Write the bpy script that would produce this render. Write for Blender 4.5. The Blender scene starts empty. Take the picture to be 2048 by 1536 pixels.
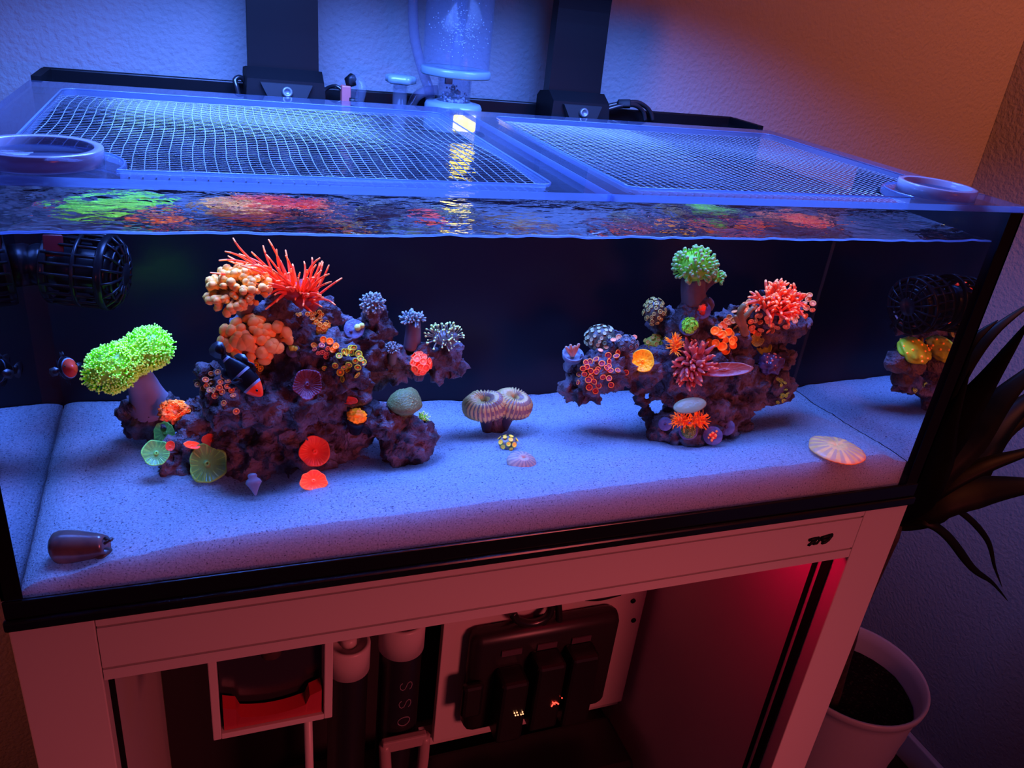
import bpy, bmesh, math, random
import numpy as np
from mathutils import Vector, Matrix, Euler, noise
from mathutils.bvhtree import BVHTree
random.seed(7)
V = Vector
scene = bpy.context.scene
col = scene.collection

# ------------------------------------------------------------------ camera
FPX = 1592.464
CAM = V((0.21245, -0.73221, 0.62926))
cam_rot = Euler((1.11779715, -0.1086716, -0.34330024), 'XYZ')
cd = bpy.data.cameras.new('camera'); cd.sensor_width = 36.0; cd.lens = FPX * 36.0 / 2048.0
cd.clip_start = 0.01; cd.clip_end = 50
cam = bpy.data.objects.new('camera', cd); col.objects.link(cam)
cam.location = CAM; cam.rotation_euler = cam_rot
scene.camera = cam
CR = cam_rot.to_matrix()
RIGHT, UP, FWD = CR @ V((1, 0, 0)), CR @ V((0, 1, 0)), CR @ V((0, 0, -1))

# ------------------------------------------------------------------ world, room light, exposure
vs = scene.view_settings
vs.view_transform = 'Standard'; vs.look = 'None'; vs.gamma = 1.0; vs.use_curve_mapping = False; vs.exposure = 0.0
scene.cycles.diffuse_bounces = 2
scene.cycles.glossy_bounces = 3
scene.cycles.transmission_bounces = 4
scene.cycles.adaptive_threshold = 0.03
scene.cycles.transparent_max_bounces = 14
scene.cycles.caustics_reflective = False
scene.cycles.caustics_refractive = False
scene.cycles.sample_clamp_indirect = 4.0
scene.cycles.sample_clamp_direct = 20.0
world = bpy.data.worlds.new('world'); scene.world = world; world.use_nodes = True
bg = world.node_tree.nodes['Background']
bg.inputs[0].default_value = (1.0, 0.40, 0.9, 1); bg.inputs[1].default_value = 0.014

def area_light(name, loc, target, sx, sy, power, color, spread=180.0):
    l = bpy.data.lights.new(name, 'AREA'); l.shape = 'RECTANGLE'; l.size = sx; l.size_y = sy
    l.energy = power; l.color = color; l.spread = math.radians(spread)
    o = bpy.data.objects.new(name, l); col.objects.link(o); o.location = loc
    o.rotation_euler = (V(target) - V(loc)).to_track_quat('-Z', 'Y').to_euler()
    return o
# unseen warm lamp behind the photographer aimed at the cabinet, orange ones to the sides
area_light('room_front_lamp', (1.35, -2.0, 0.40), (0.55, 0.0, -0.72), 0.5, 0.5, 3.3, (1.0, 0.135, 0.15), 66)
area_light('room_side_lamp', (1.2, -1.5, 1.9), (2.2, 0.7, 0.85), 0.4, 0.4, 8.6, (1.0, 0.20, 0.09), 70)
area_light('room_left_lamp', (-1.1, 0.10, -0.30), (-0.2, 0.73, -0.35), 0.3, 0.3, 2.2, (1.0, 0.15, 0.05))
LED_POWER = 22.5
LED_COLOR = (0.085, 0.215, 1.0)

# ------------------------------------------------------------------ helpers
def ray(u, v):
    d = CR @ V(((u - 1024.0) / FPX, -(v - 768.0) / FPX, -1.0)); d.normalize(); return d
def at(u, v, y):
    d = ray(u, v); return CAM + d * ((y - CAM.y) / d.y)
def atz(u, v, z):
    d = ray(u, v); return CAM + d * ((z - CAM.z) / d.z)
def px(n, P):
    return n * (V(P) - CAM).dot(FWD) / FPX
def tocam(P):
    return (CAM - V(P)).normalized()
I4 = Matrix.Identity(4)
WM = {}
def T(p): return Matrix.Translation(V(p))
def basis(P, z, x=None, s=(1, 1, 1), spin=0.0):
    z = V(z).normalized()
    x = V(x) if x is not None else (V((1, 0, 0)) if abs(z.x) < .9 else V((0, 1, 0)))
    x = x - z * x.dot(z)
    if x.length < 1e-6: x = z.orthogonal()
    x.normalize(); y = z.cross(x)
    if isinstance(s, (int, float)): s = (s, s, s)
    m = Matrix(((x.x*s[0], y.x*s[1], z.x*s[2], P[0]), (x.y*s[0], y.y*s[1], z.y*s[2], P[1]), (x.z*s[0], y.z*s[1], z.z*s[2], P[2]), (0, 0, 0, 1)))
    return m @ Matrix.Rotation(spin, 4, 'Z') if spin else m
def me_(name, vs_, fs, mats, fm=None, smooth=True):
    m = bpy.data.meshes.new(name)
    m.from_pydata([tuple(v) for v in vs_], [], fs)
    for k in (mats if isinstance(mats, (list, tuple)) else [mats]): m.materials.append(k)
    if fm is not None: m.polygons.foreach_set('material_index', np.array(fm, dtype=np.int32))
    m.polygons.foreach_set('use_smooth', [smooth] * len(fs))
    m.update(); return m
def link(name, me, parent=None, M=I4, label=None, cat=None, group=None, kind=None):
    o = bpy.data.objects.new(name, me); col.objects.link(o)
    if parent is not None:
        o.parent = parent; o.matrix_basis = WM[parent.name].inverted() @ M
    else:
        o.matrix_basis = M
    WM[o.name] = M.copy()
    if label: o['label'] = label
    if cat: o['category'] = cat
    if group: o['group'] = group
    if kind: o['kind'] = kind
    return o
def thing(name, P, label, cat, group=None):
    return link(name, None, None, T(P), label, cat, group)
class MB:
    """collects shapes, builds ONE mesh object"""
    def __init__(s): s.v = []; s.f = []; s.m = []
    def add(s, vs_, fs, mi=0, M=None):
        b = len(s.v)
        s.v += [tuple(M @ V(p)) for p in vs_] if M is not None else [tuple(p) for p in vs_]
        s.f += [tuple(i + b for i in f) for f in fs]
        s.m += list(mi) if isinstance(mi, (list, tuple)) else [mi] * len(fs)
        return s
    def box(s, a, b, mi=0, M=None, bev=0.0):
        x0, y0, z0 = a; x1, y1, z1 = b
        if bev <= 0:
            return s.add([(x0,y0,z0),(x1,y0,z0),(x1,y1,z0),(x0,y1,z0),(x0,y0,z1),(x1,y0,z1),(x1,y1,z1),(x0,y1,z1)],
                         [(0,3,2,1),(4,5,6,7),(0,1,5,4),(1,2,6,5),(2,3,7,6),(3,0,4,7)], mi, M)
        bm = bmesh.new(); bmesh.ops.create_cube(bm, size=1.0)
        for w in bm.verts:
            w.co = V(((x0+x1)/2 + w.co.x*(x1-x0), (y0+y1)/2 + w.co.y*(y1-y0), (z0+z1)/2 + w.co.z*(z1-z0)))
        bmesh.ops.bevel(bm, geom=list(bm.edges), offset=bev, segments=2, affect='EDGES', profile=.5)
        bm.verts.index_update()
        s.add([w.co.copy() for w in bm.verts], [[w.index for w in f.verts] for f in bm.faces], mi, M); bm.free(); return s
    def lathe(s, prof, seg=16, mi=0, M=None, rib=None):
        """prof: (r, z[, mat of the band that ends here]); rib(k, i) scales radius / adds z"""
        vs_, fs, fm, rings = [], [], [], []
        for i, p in enumerate(prof):
            r, z = p[0], p[1]
            if r < 1e-9: rings.append([len(vs_)]); vs_.append((0, 0, z)); continue
            ring = []
            for k in range(seg):
                a = 2*math.pi*k/seg; rr, zz = r, z
                if rib: rr, zz = rib(k, i, r, z)
                ring.append(len(vs_)); vs_.append((rr*math.cos(a), rr*math.sin(a), zz))
            rings.append(ring)
        for i in range(1, len(rings)):
            A, B = rings[i-1], rings[i]
            w = prof[i][2] if len(prof[i]) > 2 else mi
            for k in range(seg):
                k2 = (k+1) % seg
                wi = w(k) if callable(w) else w
                if len(A) == 1 and len(B) == 1: continue
                if len(A) == 1: fs.append((A[0], B[k2], B[k]))
                elif len(B) == 1: fs.append((A[k], A[k2], B[0]))
                else: fs.append((A[k], A[k2], B[k2], B[k]))
                fm.append(wi)
        return s.add(vs_, fs, fm, M)
    def tube(s, pts, rad, seg=6, mi=0, cap=True, M=None, flat=1.0):
        pts = [V(p) for p in pts]; n = len(pts)
        rad = list(rad) if isinstance(rad, (list, tuple)) else [rad] * n
        vs_, fs, fm = [], [], []
        t0 = (pts[1]-pts[0]).normalized(); nx = t0.orthogonal().normalized()
        for i in range(n):
            t = (pts[min(i+1, n-1)] - pts[max(i-1, 0)]).normalized()
            nx = (nx - t*nx.dot(t)); nx = nx.normalized() if nx.length > 1e-6 else t.orthogonal().normalized()
            ny = t.cross(nx)
            for k in range(seg):
                a = 2*math.pi*k/seg
                vs_.append(pts[i] + nx*(rad[i]*math.cos(a)) + ny*(rad[i]*flat*math.sin(a)))
        for i in range(n-1):
            w = mi[min(i, len(mi)-1)] if isinstance(mi, (list, tuple)) else mi
            for k in range(seg):
                k2 = (k+1) % seg; fs.append((i*seg+k, i*seg+k2, (i+1)*seg+k2, (i+1)*seg+k)); fm.append(w)
        if cap:
            e = n*seg; t = (pts[-1]-pts[-2]).normalized()
            vs_.append(pts[-1] + t*rad[-1]*.7); w = fm[-1]
            for k in range(seg): fs.append(((n-1)*seg+k, (n-1)*seg+(k+1) % seg, e)); fm.append(w)
            e2 = len(vs_); vs_.append(pts[0])
            for k in range(seg): fs.append((k, e2, (k+1) % seg)); fm.append(fm[0])
        return s.add(vs_, fs, fm, M)
    def ico(s, M, sub=2, mi=0, nz=0.0, ns=2.0, seed=0.0):
        bm = bmesh.new(); bmesh.ops.create_icosphere(bm, subdivisions=sub, radius=1.0)
        if nz:
            for w in bm.verts: w.co *= 1 + nz*noise.noise(w.co*ns + V((seed, seed*.7, 3.1)))
        bm.verts.index_update()
        s.add([w.co.copy() for w in bm.verts], [[w.index for w in f.verts] for f in bm.faces], mi, M); bm.free(); return s
    def mesh(s, name, mats, smooth=True): return me_(name, s.v, s.f, mats, s.m, smooth)
    def build(s, name, mats, parent=None, P=None, smooth=True, **k):
        """vertices are world coordinates; origin put at P (or the parent's)"""
        if P is None: P = WM[parent.name].translation if parent is not None else V((0, 0, 0))
        P = V(P)
        m = me_(name, [V(p) - P for p in s.v], s.f, mats, s.m, smooth)
        return link(name, m, parent, T(P), **k)
def bez(a, b, c, n=8):
    a, b, c = V(a), V(b), V(c)
    return [a*(1-t)**2 + b*(2*t*(1-t)) + c*t*t for t in [i/(n-1) for i in range(n)]]
def smoothline(P, n=6):
    P = [V(p) for p in P]; out = []
    for i in range(len(P)-1):
        p0, p1, p2, p3 = P[max(i-1, 0)], P[i], P[i+1], P[min(i+2, len(P)-1)]
        for k in range(n):
            t = k/n
            out.append(.5*((2*p1)+(p2-p0)*t+(2*p0-5*p1+4*p2-p3)*t*t+(3*p1-p0-3*p2+p3)*t**3))
    out.append(P[-1]); return out
def fbm(p, o=3):
    v = 0; a = 1; s = 0
    for _ in range(o): v += a*noise.noise(p); s += a; p = p*2.07 + V((3.1, 1.7, 5.3)); a *= .5
    return v/s

# ------------------------------------------------------------------ materials
MATS = {}
def mat(name, c, c2=None, scale=60.0, spec=.04, rough=.35, bump=0.0, bscale=150.0, detail=3.0, thresh=None, metal=0.0, trans=0.0):
    if name in MATS: return MATS[name]
    m = bpy.data.materials.new(name); m.use_nodes = True; nt = m.node_tree; nt.nodes.clear()
    N = nt.nodes.new; L = nt.links.new
    out = N('ShaderNodeOutputMaterial'); tc = N('ShaderNodeTexCoord')
    dif = N('ShaderNodeBsdfDiffuse'); dif.inputs[0].default_value = (*c, 1)
    if c2 is not None:
        nz = N('ShaderNodeTexNoise'); nz.inputs['Scale'].default_value = scale; nz.inputs['Detail'].default_value = detail
        L(tc.outputs['Object'], nz.inputs['Vector'])
        mr = N('ShaderNodeMapRange'); a, b = thresh or (.38, .62)
        mr.inputs['From Min'].default_value = a; mr.inputs['From Max'].default_value = b
        L(nz.outputs['Fac'], mr.inputs['Value'])
        mx = N('ShaderNodeMix'); mx.data_type = 'RGBA'
        mx.inputs['A'].default_value = (*c, 1); mx.inputs['B'].default_value = (*c2, 1)
        L(mr.outputs['Result'], mx.inputs['Factor']); L(mx.outputs['Result'], dif.inputs[0])
    sh = dif.outputs[0]; bn = None
    if bump:
        nb = N('ShaderNodeTexNoise'); nb.inputs['Scale'].default_value = bscale; nb.inputs['Detail'].default_value = 4
        L(tc.outputs['Object'], nb.inputs['Vector'])
        bp = N('ShaderNodeBump'); bp.inputs['Strength'].default_value = bump; bp.inputs['Distance'].default_value = .004
        L(nb.outputs['Fac'], bp.inputs['Height']); L(bp.outputs[0], dif.inputs['Normal']); bn = bp.outputs[0]
    if trans:
        tl = N('ShaderNodeBsdfTranslucent'); tl.inputs[0].default_value = (*c, 1)
        mt = N('ShaderNodeMixShader'); mt.inputs[0].default_value = trans
        L(sh, mt.inputs[1]); L(tl.outputs[0], mt.inputs[2]); sh = mt.outputs[0]
    if spec:
        gl = N('ShaderNodeBsdfGlossy'); gl.inputs['Roughness'].default_value = rough
        if metal: gl.inputs[0].default_value = (*c, 1)
        if bn: L(bn, gl.inputs['Normal'])
        lw = N('ShaderNodeLayerWeight'); lw.inputs[0].default_value = .25
        mu = N('ShaderNodeMath'); mu.operation = 'MULTIPLY_ADD'; mu.inputs[1].default_value = min(1, spec*5); mu.inputs[2].default_value = spec
        mu.use_clamp = True
        L(lw.outputs['Fresnel'], mu.inputs[0])
        ms = N('ShaderNodeMixShader'); L(mu.outputs[0], ms.inputs[0]); L(sh, ms.inputs[1]); L(gl.outputs[0], ms.inputs[2]); sh = ms.outputs[0]
    L(sh, out.inputs[0]); MATS[name] = m; return m
def clear(name, tint, body=(.8, .85, 1), fdif=.05, ior=1.45, rough=.03, refl=1.0, kind='ShaderNodeBsdfDiffuse'):
    """clear glass or acrylic: light goes straight through, a little milky, with Fresnel reflection"""
    if name in MATS: return MATS[name]
    m = bpy.data.materials.new(name); m.use_nodes = True; nt = m.node_tree; nt.nodes.clear()
    N = nt.nodes.new; L = nt.links.new
    out = N('ShaderNodeOutputMaterial'); tr = N('ShaderNodeBsdfTransparent'); tr.inputs[0].default_value = (*tint, 1)
    if kind == 'both':
        d1 = N('ShaderNodeBsdfDiffuse'); d2 = N('ShaderNodeBsdfTranslucent'); df = N('ShaderNodeMixShader'); df.inputs[0].default_value = .6
        for d_ in (d1, d2): d_.inputs[0].default_value = (*body, 1)
        L(d1.outputs[0], df.inputs[1]); L(d2.outputs[0], df.inputs[2])
    else:
        df = N(kind); df.inputs[0].default_value = (*body, 1)
    a = N('ShaderNodeMixShader'); a.inputs[0].default_value = fdif; L(tr.outputs[0], a.inputs[1]); L(df.outputs[0], a.inputs[2])
    # Schlick reflectance, the same from both sides of the sheet
    f0 = ((ior-1)/(ior+1))**2
    lw = N('ShaderNodeLayerWeight'); lw.inputs[0].default_value = .5
    pw = N('ShaderNodeMath'); pw.operation = 'POWER'; pw.inputs[1].default_value = 5.0; L(lw.outputs['Facing'], pw.inputs[0])
    mu = N('ShaderNodeMath'); mu.operation = 'MULTIPLY_ADD'; mu.inputs[1].default_value = (1-f0)*refl; mu.inputs[2].default_value = f0*refl; L(pw.outputs[0], mu.inputs[0])
    gl = N('ShaderNodeBsdfGlossy'); gl.inputs['Roughness'].default_value = rough
    b = N('ShaderNodeMixShader'); L(mu.outputs[0], b.inputs[0]); L(a.outputs[0], b.inputs[1]); L(gl.outputs[0], b.inputs[2])
    L(b.outputs[0], out.inputs[0]); MATS[name] = m; return m
def glow(name, c, s):
    m = bpy.data.materials.new(name); m.use_nodes = True; nt = m.node_tree; nt.nodes.clear()
    out = nt.nodes.new('ShaderNodeOutputMaterial'); e = nt.nodes.new('ShaderNodeEmission')
    e.inputs[0].default_value = (*c, 1); e.inputs[1].default_value = s; nt.links.new(e.outputs[0], out.inputs[0]); return m

# fluorescent coral tissue re-radiates the blue light it receives: reflectance above one outside the blue
ROCK = mat('live_rock', (.42, .30, .30), (.10, .06, .06), scale=40, spec=.02, rough=.5, bump=1.6, bscale=190, detail=8)
ROCKD = mat('stalk_tissue', (.42, .22, .19), (.26, .14, .14), scale=30, bump=.4)
BLACKP = mat('black_plastic', (.005, .005, .006), spec=.02, rough=.35)
BLACKM = mat('black_matte', (.006, .006, .008), spec=.015, rough=.5)
WHITEP = mat('white_plastic', (.75, .78, .82), spec=.05, rough=.3)
PLUG = mat('frag_plug', (.50, .52, .56), (.36, .34, .42), scale=120, bump=.4)
PURPLEM = mat('purple_mat', (.36, .16, .22), (.20, .08, .12), scale=60, bump=.5)

# ------------------------------------------------------------------ room shell
WALLM = mat('painted_wall', (.34, .335, .335), spec=0, bump=.8, bscale=120)
m = MB().box((-3, .735, -1.18), (2.06, .80, 2.0)).build('wall_back', WALLM, kind='structure', smooth=False)
m = MB().box((1.98, -2.2, -1.18), (2.06, .734, 2.0)).build('wall_right', WALLM, kind='structure', smooth=False)
FLOORM = mat('dark_floor', (.05, .035, .035), (.035, .025, .025), scale=12, spec=.03)
MB().box((-3, -3, -1.22), (2.06, .80, -1.18)).build('floor', FLOORM, kind='structure', smooth=False)
BASEM = mat('baseboard_paint', (.66, .62, .62), spec=.03)
MB().box((1.962, -2.2, -1.18), (1.979, .72, -1.09), bev=.004).build('baseboard_right', BASEM, kind='structure', smooth=False)
MB().box((-3, .718, -1.18), (1.96, .734, -1.09), bev=.004).build('baseboard_back', BASEM, kind='structure', smooth=False)

# ------------------------------------------------------------------ the aquarium
W, H, D, ZW = 1.2, .459, .563, .411
XL, XR = .014, 1.172            # inner faces of the side panes
def backy(x): return .372 - .078*x     # front face of the black back panel
GLASS = clear('tank_glass', (.97, .98, .985), fdif=.004, ior=1.3, refl=.45)
def tir(name, f, tint):
    m = bpy.data.materials.new(name); m.use_nodes = True; nt = m.node_tree; nt.nodes.clear()
    N = nt.nodes.new; L = nt.links.new
    out = N('ShaderNodeOutputMaterial'); tr = N('ShaderNodeBsdfTransparent'); gl = N('ShaderNodeBsdfGlossy')
    gl.inputs[0].default_value = (*tint, 1); gl.inputs['Roughness'].default_value = .015
    x = N('ShaderNodeMixShader'); x.inputs[0].default_value = f
    L(tr.outputs[0], x.inputs[1]); L(gl.outputs[0], x.inputs[2]); L(x.outputs[0], out.inputs[0]); return m
MIRROR = tir('glass_against_water', .93, (.80, .82, .9))
tank = thing('aquarium', (.6, .3, 0), 'long glass aquarium with black trim holding two coral reefs on white sand', 'aquarium')
MB().box((.003, 0, .03), (W-.003, .006, .4505)).build('front_pane', GLASS, tank, smooth=False)
def side_pane(x_out, x_in):
    b = MB(); y0, y1 = .0065, .66
    fl = x_in > x_out
    q = lambda a, c: (a, c) if fl else (c, a)
    for (za, zb, mi) in ((.03, ZW, 1), (ZW, .4505, 0)):
        vs_ = [(x_in, y0, za), (x_in, y1, za), (x_in, y1, zb), (x_in, y0, zb)]
        b.add(vs_, [(0, 1, 2, 3)], mi)
    b.add([(x_out, y0, .03), (x_out, y1, .03), (x_out, y1, .4505), (x_out, y0, .4505)], [(0, 1, 2, 3)], 0)
    b.add([(x_out, y0, .4505), (x_out, y1, .4505), (x_in, y1, .4505), (x_in, y0, .4505)], [(0, 1, 2, 3)], 0)
    b.build('side_pane', [GLASS, MIRROR], tank, smooth=False)
side_pane(.003, XL); side_pane(W-.003, XR)
BACKM = mat('black_back_panel', (.016, .015, .022), spec=.02, rough=.3)
b = MB()
b.add([(XL, backy(XL), .03), (XR, backy(XR), .03), (XR, .655, .03), (XL, .655, .03),
       (XL, backy(XL), .388), (XR, backy(XR), .388), (XR, .655, .388), (XL, .655, .388)],
      [(0,3,2,1),(4,5,6,7),(0,1,5,4),(1,2,6,5),(2,3,7,6),(3,0,4,7)])
b.build('back_panel', BACKM, tank, smooth=False)
MB().box((.0, .661, .0), (W, .674, .463), bev=.002).build('rear_wall', BLACKP, tank, smooth=False)
for x0 in (.0, W-.012): MB().box((x0, .566, .40), (x0+.012, .660, .463)).build('chamber_rim', BLACKP, tank, smooth=False)
TRIM = mat('black_trim', (.008, .009, .012), spec=.06, rough=.22)
MB().box((-.002, -.008, .0), (W+.002, .0, .0135), bev=.003).box((0, -.0035, .0135), (W, .0, .036), bev=.0015).build('bottom_trim', TRIM, tank, smooth=False)
for x0, x1 in ((.0, .019), (1.1765, W)):
    MB().box((x0, -.002, .037), (x1, -.0005, .4505)).box((.0 if x0 == 0 else W-.003, -.002, .037), (.003 if x0 == 0 else W, .3, .4505)).build('corner_seal', BLACKM, tank, smooth=False)
MB().box((0, .001, .0), (W, .66, .029)).build('tank_bottom', BLACKM, tank, smooth=False)

# sand bed -----------------------------------------------------------------
def lerp_tab(tab, x):
    for (a, va), (c, vc) in zip(tab, tab[1:]):
        if x <= c: t = max(0, (x-a)/(c-a)); t = t*t*(3-2*t); return va + (vc-va)*t
    return tab[-1][1]
SF = [(.014, .043), (.05, .052), (.12, .066), (.19, .076), (.35, .080), (.52, .083), (.73, .087), (.96, .089), (1.11, .090), (1.15, .080), (1.172, .074)]
SBK = [(.0, .066), (.25, .060), (.55, .051), (.77, .062), (1.0, .060), (1.172, .061)]
DIPS = [(.25, .125, .07, .05, -.018), (.44, .16, .06, .05, -.012), (.16, .19, .05, .05, -.008), (.60, .20, .05, .03, -.004), (.88, .13, .10, .05, -.014), (.80, .18, .05, .04, -.010),
        (1.155, .14, .014, .14, -.010), (.08, .20, .05, .05, .004), (.70, .10, .10, .05, .003), (1.0, .20, .08, .05, -.006), (.36, .07, .08, .03, .004), (.92, .06, .08, .03, .005)]
def sand_z(x, y):
    t = min(1, max(0, y/backy(x))); t2 = t*t*(3-2*t)
    z = lerp_tab(SF, x)*(1-t2) + lerp_tab(SBK, x)*t2
    for cx, cy, sx, sy, h in DIPS: z += h*math.exp(-((x-cx)/sx)**2 - ((y-cy)/sy)**2)
    e = max(0, 1-(x-XL)/.02); z -= e*e*.006
    p = V((x, y, 0))
    return z + .0028*fbm(p*22, 3) + .0012*noise.noise(p*90)
def sand_mat():
    m = bpy.data.materials.new('aragonite_sand'); m.use_nodes = True; nt = m.node_tree; nt.nodes.clear()
    N = nt.nodes.new; L = nt.links.new
    out = N('ShaderNodeOutputMaterial'); tc = N('ShaderNodeTexCoord'); d = N('ShaderNodeBsdfDiffuse')
    n1 = N('ShaderNodeTexNoise'); n1.inputs['Scale'].default_value = 420; n1.inputs['Detail'].default_value = 3
    n2 = N('ShaderNodeTexNoise'); n2.inputs['Scale'].default_value = 430; n2.inputs['Detail'].default_value = 2
    r = N('ShaderNodeMapRange'); r.inputs['From Min'].default_value = .59; r.inputs['From Max'].default_value = .69
    x = N('ShaderNodeMix'); x.data_type = 'RGBA'; x.inputs['A'].default_value = (.80, .82, .86, 1); x.inputs['B'].default_value = (.18, .16, .20, 1)
    x0 = N('ShaderNodeMix'); x0.data_type = 'RGBA'; x0.inputs['A'].default_value = (.30, .30, .36, 1); x0.inputs['B'].default_value = (.99, .99, .99, 1)
    bp = N('ShaderNodeBump'); bp.inputs['Strength'].default_value = .8; bp.inputs['Distance'].default_value = .003
    for n in (n1, n2): L(tc.outputs['Object'], n.inputs['Vector'])
    L(n1.outputs['Fac'], x0.inputs['Factor']); L(x0.outputs['Result'], x.inputs['A'])
    L(n2.outputs['Fac'], r.inputs['Value']); L(r.outputs['Result'], x.inputs['Factor']); L(x.outputs['Result'], d.inputs[0])
    L(n1.outputs['Fac'], bp.inputs['Height']); L(bp.outputs[0], d.inputs['Normal'])
    ss = N('ShaderNodeSubsurfaceScattering'); ss.falloff = 'BURLEY'; ss.inputs['Scale'].default_value = .075; ss.inputs['Radius'].default_value = (1, 1, 1)
    L(x.outputs['Result'], ss.inputs['Color']); L(bp.outputs[0], ss.inputs['Normal'])
    mx = N('ShaderNodeMixShader'); mx.inputs[0].default_value = .6; L(d.outputs[0], mx.inputs[1]); L(ss.outputs[0], mx.inputs[2]); L(mx.outputs[0], out.inputs[0]); return m
SAND = sand_mat()
nx, ny = 260, 90; vs_ = []; fs = []
for j in range(ny+1):
    for i in range(nx+1):
        x = XL+.001 + (XR-XL-.002)*i/nx; y = .0072 + (backy(x)-.0085)*(j/ny)**1.15
        vs_.append((x, y, sand_z(x, y)))
for j in range(ny):
    for i in range(nx): a = j*(nx+1)+i; fs.append((a, a+1, a+nx+2, a+nx+1))
nb = len(vs_)
for i in range(nx+1): vs_.append((vs_[i][0], .0070, .0305))
for i in range(nx): fs.append((nb+i, nb+i+1, i+1, i))
nb2 = len(vs_)
for side in (0, nx):
    b0 = len(vs_)
    for j in range(ny+1): q = vs_[j*(nx+1)+side]; vs_.append((q[0], q[1], .0305))
    for j in range(ny): fs.append((j*(nx+1)+side, (j+1)*(nx+1)+side, b0+j+1, b0+j))
sand = link('sand_bed', me_('sand_bed', vs_, fs, SAND), None, I4, 'pale coarse aragonite sand covering the aquarium floor', 'sand', kind='stuff')
sand_bvh = BVHTree.FromPolygons([V(v) for v in vs_], fs)

# water surface ------------------------------------------------------------
def water_mat():
    m = bpy.data.materials.new('water'); m.use_nodes = True; nt = m.node_tree; nt.nodes.clear()
    N = nt.nodes.new; L = nt.links.new
    out = N('ShaderNodeOutputMaterial'); tc = N('ShaderNodeTexCoord')
    mp = N('ShaderNodeMapping'); mp.inputs['Scale'].default_value = (1, 1.7, 1)
    n1 = N('ShaderNodeTexNoise'); n1.inputs['Scale'].default_value = 42; n1.inputs['Detail'].default_value = 2.5
    bp = N('ShaderNodeBump'); bp.inputs['Strength'].default_value = .7; bp.inputs['Distance'].default_value = .004
    L(tc.outputs['Object'], mp.inputs['Vector']); L(mp.outputs[0], n1.inputs['Vector']); L(n1.outputs['Fac'], bp.inputs['Height'])
    tr = N('ShaderNodeBsdfTransparent'); tr.inputs[0].default_value = (.93, .96, 1, 1)
    rf = N('ShaderNodeBsdfRefraction'); rf.inputs['IOR'].default_value = 2.1; rf.inputs['Roughness'].default_value = 0; L(bp.outputs[0], rf.inputs['Normal'])
    gl = N('ShaderNodeBsdfGlossy'); gl.inputs['Roughness'].default_value = .02; L(bp.outputs[0], gl.inputs['Normal'])
    fr = N('ShaderNodeFresnel'); fr.inputs[0].default_value = 1.33; L(bp.outputs[0], fr.inputs['Normal'])
    a = N('ShaderNodeMixShader'); a.inputs[0].default_value = .62; L(tr.outputs[0], a.inputs[1]); L(rf.outputs[0], a.inputs[2])
    c = N('ShaderNodeMixShader'); L(fr.outputs[0], c.inputs[0]); L(a.outputs[0], c.inputs[1]); L(gl.outputs[0], c.inputs[2])
    L(c.outputs[0], out.inputs[0]); return m
WATER = water_mat()
nx, ny = 200, 100; vs_ = []; fs = []
for j in range(ny+1):
    for i in range(nx+1):
        x = XL+.0005+(XR-XL-.001)*i/nx; y = .0066+.647*j/ny; p = V((x, y*1.5, 0))
        vs_.append((x, y, ZW + .0016*noise.noise(p*26) + .0012*noise.noise(p*55+V((7, 3, 1)))))
for j in range(ny):
    for i in range(nx): a = j*(nx+1)+i; fs.append((a, a+1, a+nx+2, a+nx+1))
water = thing('water', (.6, .3, ZW), 'rippled water surface just below the aquarium lid', 'water')
link('surface', me_('surface', [V(v)-V((.6, .3, ZW)) for v in vs_], fs, WATER), water, T((.6, .3, ZW)))
b = MB()
pts = [(v[0], v[1]+.0004, v[2]+.0002) for v in vs_[:nx+1]]
b.tube(pts, .0014, 6, 0)
b.build('meniscus', clear('meniscus_water', (.85, .9, 1), (.5, .6, .8), fdif=.55, kind='ShaderNodeBsdfTranslucent'), water)

# ------------------------------------------------------------------ reef rocks
ROCKS = []
def rock(name, label, blobs, voxel=.0034, amp=1.0, cat='rock', seed=0.0, material=None, parent=None):
    b = MB(); cen = V((0, 0, 0))
    for (u, v, y, r) in blobs:
        P = at(u, v, y); R = px(r, P)*1.13; cen += P
        b.ico(T(P) @ Matrix.Diagonal((R, R*.88, R, 1)), 3, nz=.35, ns=1.6, seed=u*.13+v*.07)
    tmp = bpy.data.objects.new('tmp', b.mesh('tmp', material or ROCK)); col.objects.link(tmp)
    rm = tmp.modifiers.new('r', 'REMESH'); rm.mode = 'VOXEL'; rm.voxel_size = voxel; rm.use_smooth_shade = True
    dg = bpy.context.evaluated_depsgraph_get()
    me = bpy.data.meshes.new_from_object(tmp.evaluated_get(dg))
    bpy.data.objects.remove(tmp)
    n = len(me.vertices); no = [v.normal.copy() for v in me.vertices]
    cen /= len(blobs); cen.z = min(v.co.z for v in me.vertices)
    for v, nn in zip(me.vertices, no):
        p = v.co + V((seed, 0, 0))
        d = .010*fbm(p*20, 3)
        r1 = 1-abs(noise.noise(p*34+V((4, 2, 8)))); r2 = 1-abs(noise.noise(p*78+V((1, 7, 3)))); d += .014*(r1*r1-.62) + .009*(r2*r2-.62)
        pit = noise.noise(p*46+V((9, 9, 9))); d -= .020*max(0, pit-.20)
        d += .0036*noise.noise(p*165)
        v.co += nn*d*amp
        v.co.z = max(v.co.z, .0312); v.co.y = min(v.co.y, backy(v.co.x)-.003)   # stays inside the tank
    me.name = name
    vs_ = [v.co.copy() for v in me.vertices]; fs = [tuple(p.vertices) for p in me.polygons]
    me.transform(T(-cen)); me.polygons.foreach_set('use_smooth', [True]*len(fs)); me.update()
    o = link(name, me, parent, T(cen), label if parent is None else None, cat if parent is None else None)
    if not me.materials: me.materials.append(material or ROCK)
    ROCKS.append(BVHTree.FromPolygons(vs_, fs)); return o
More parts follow.
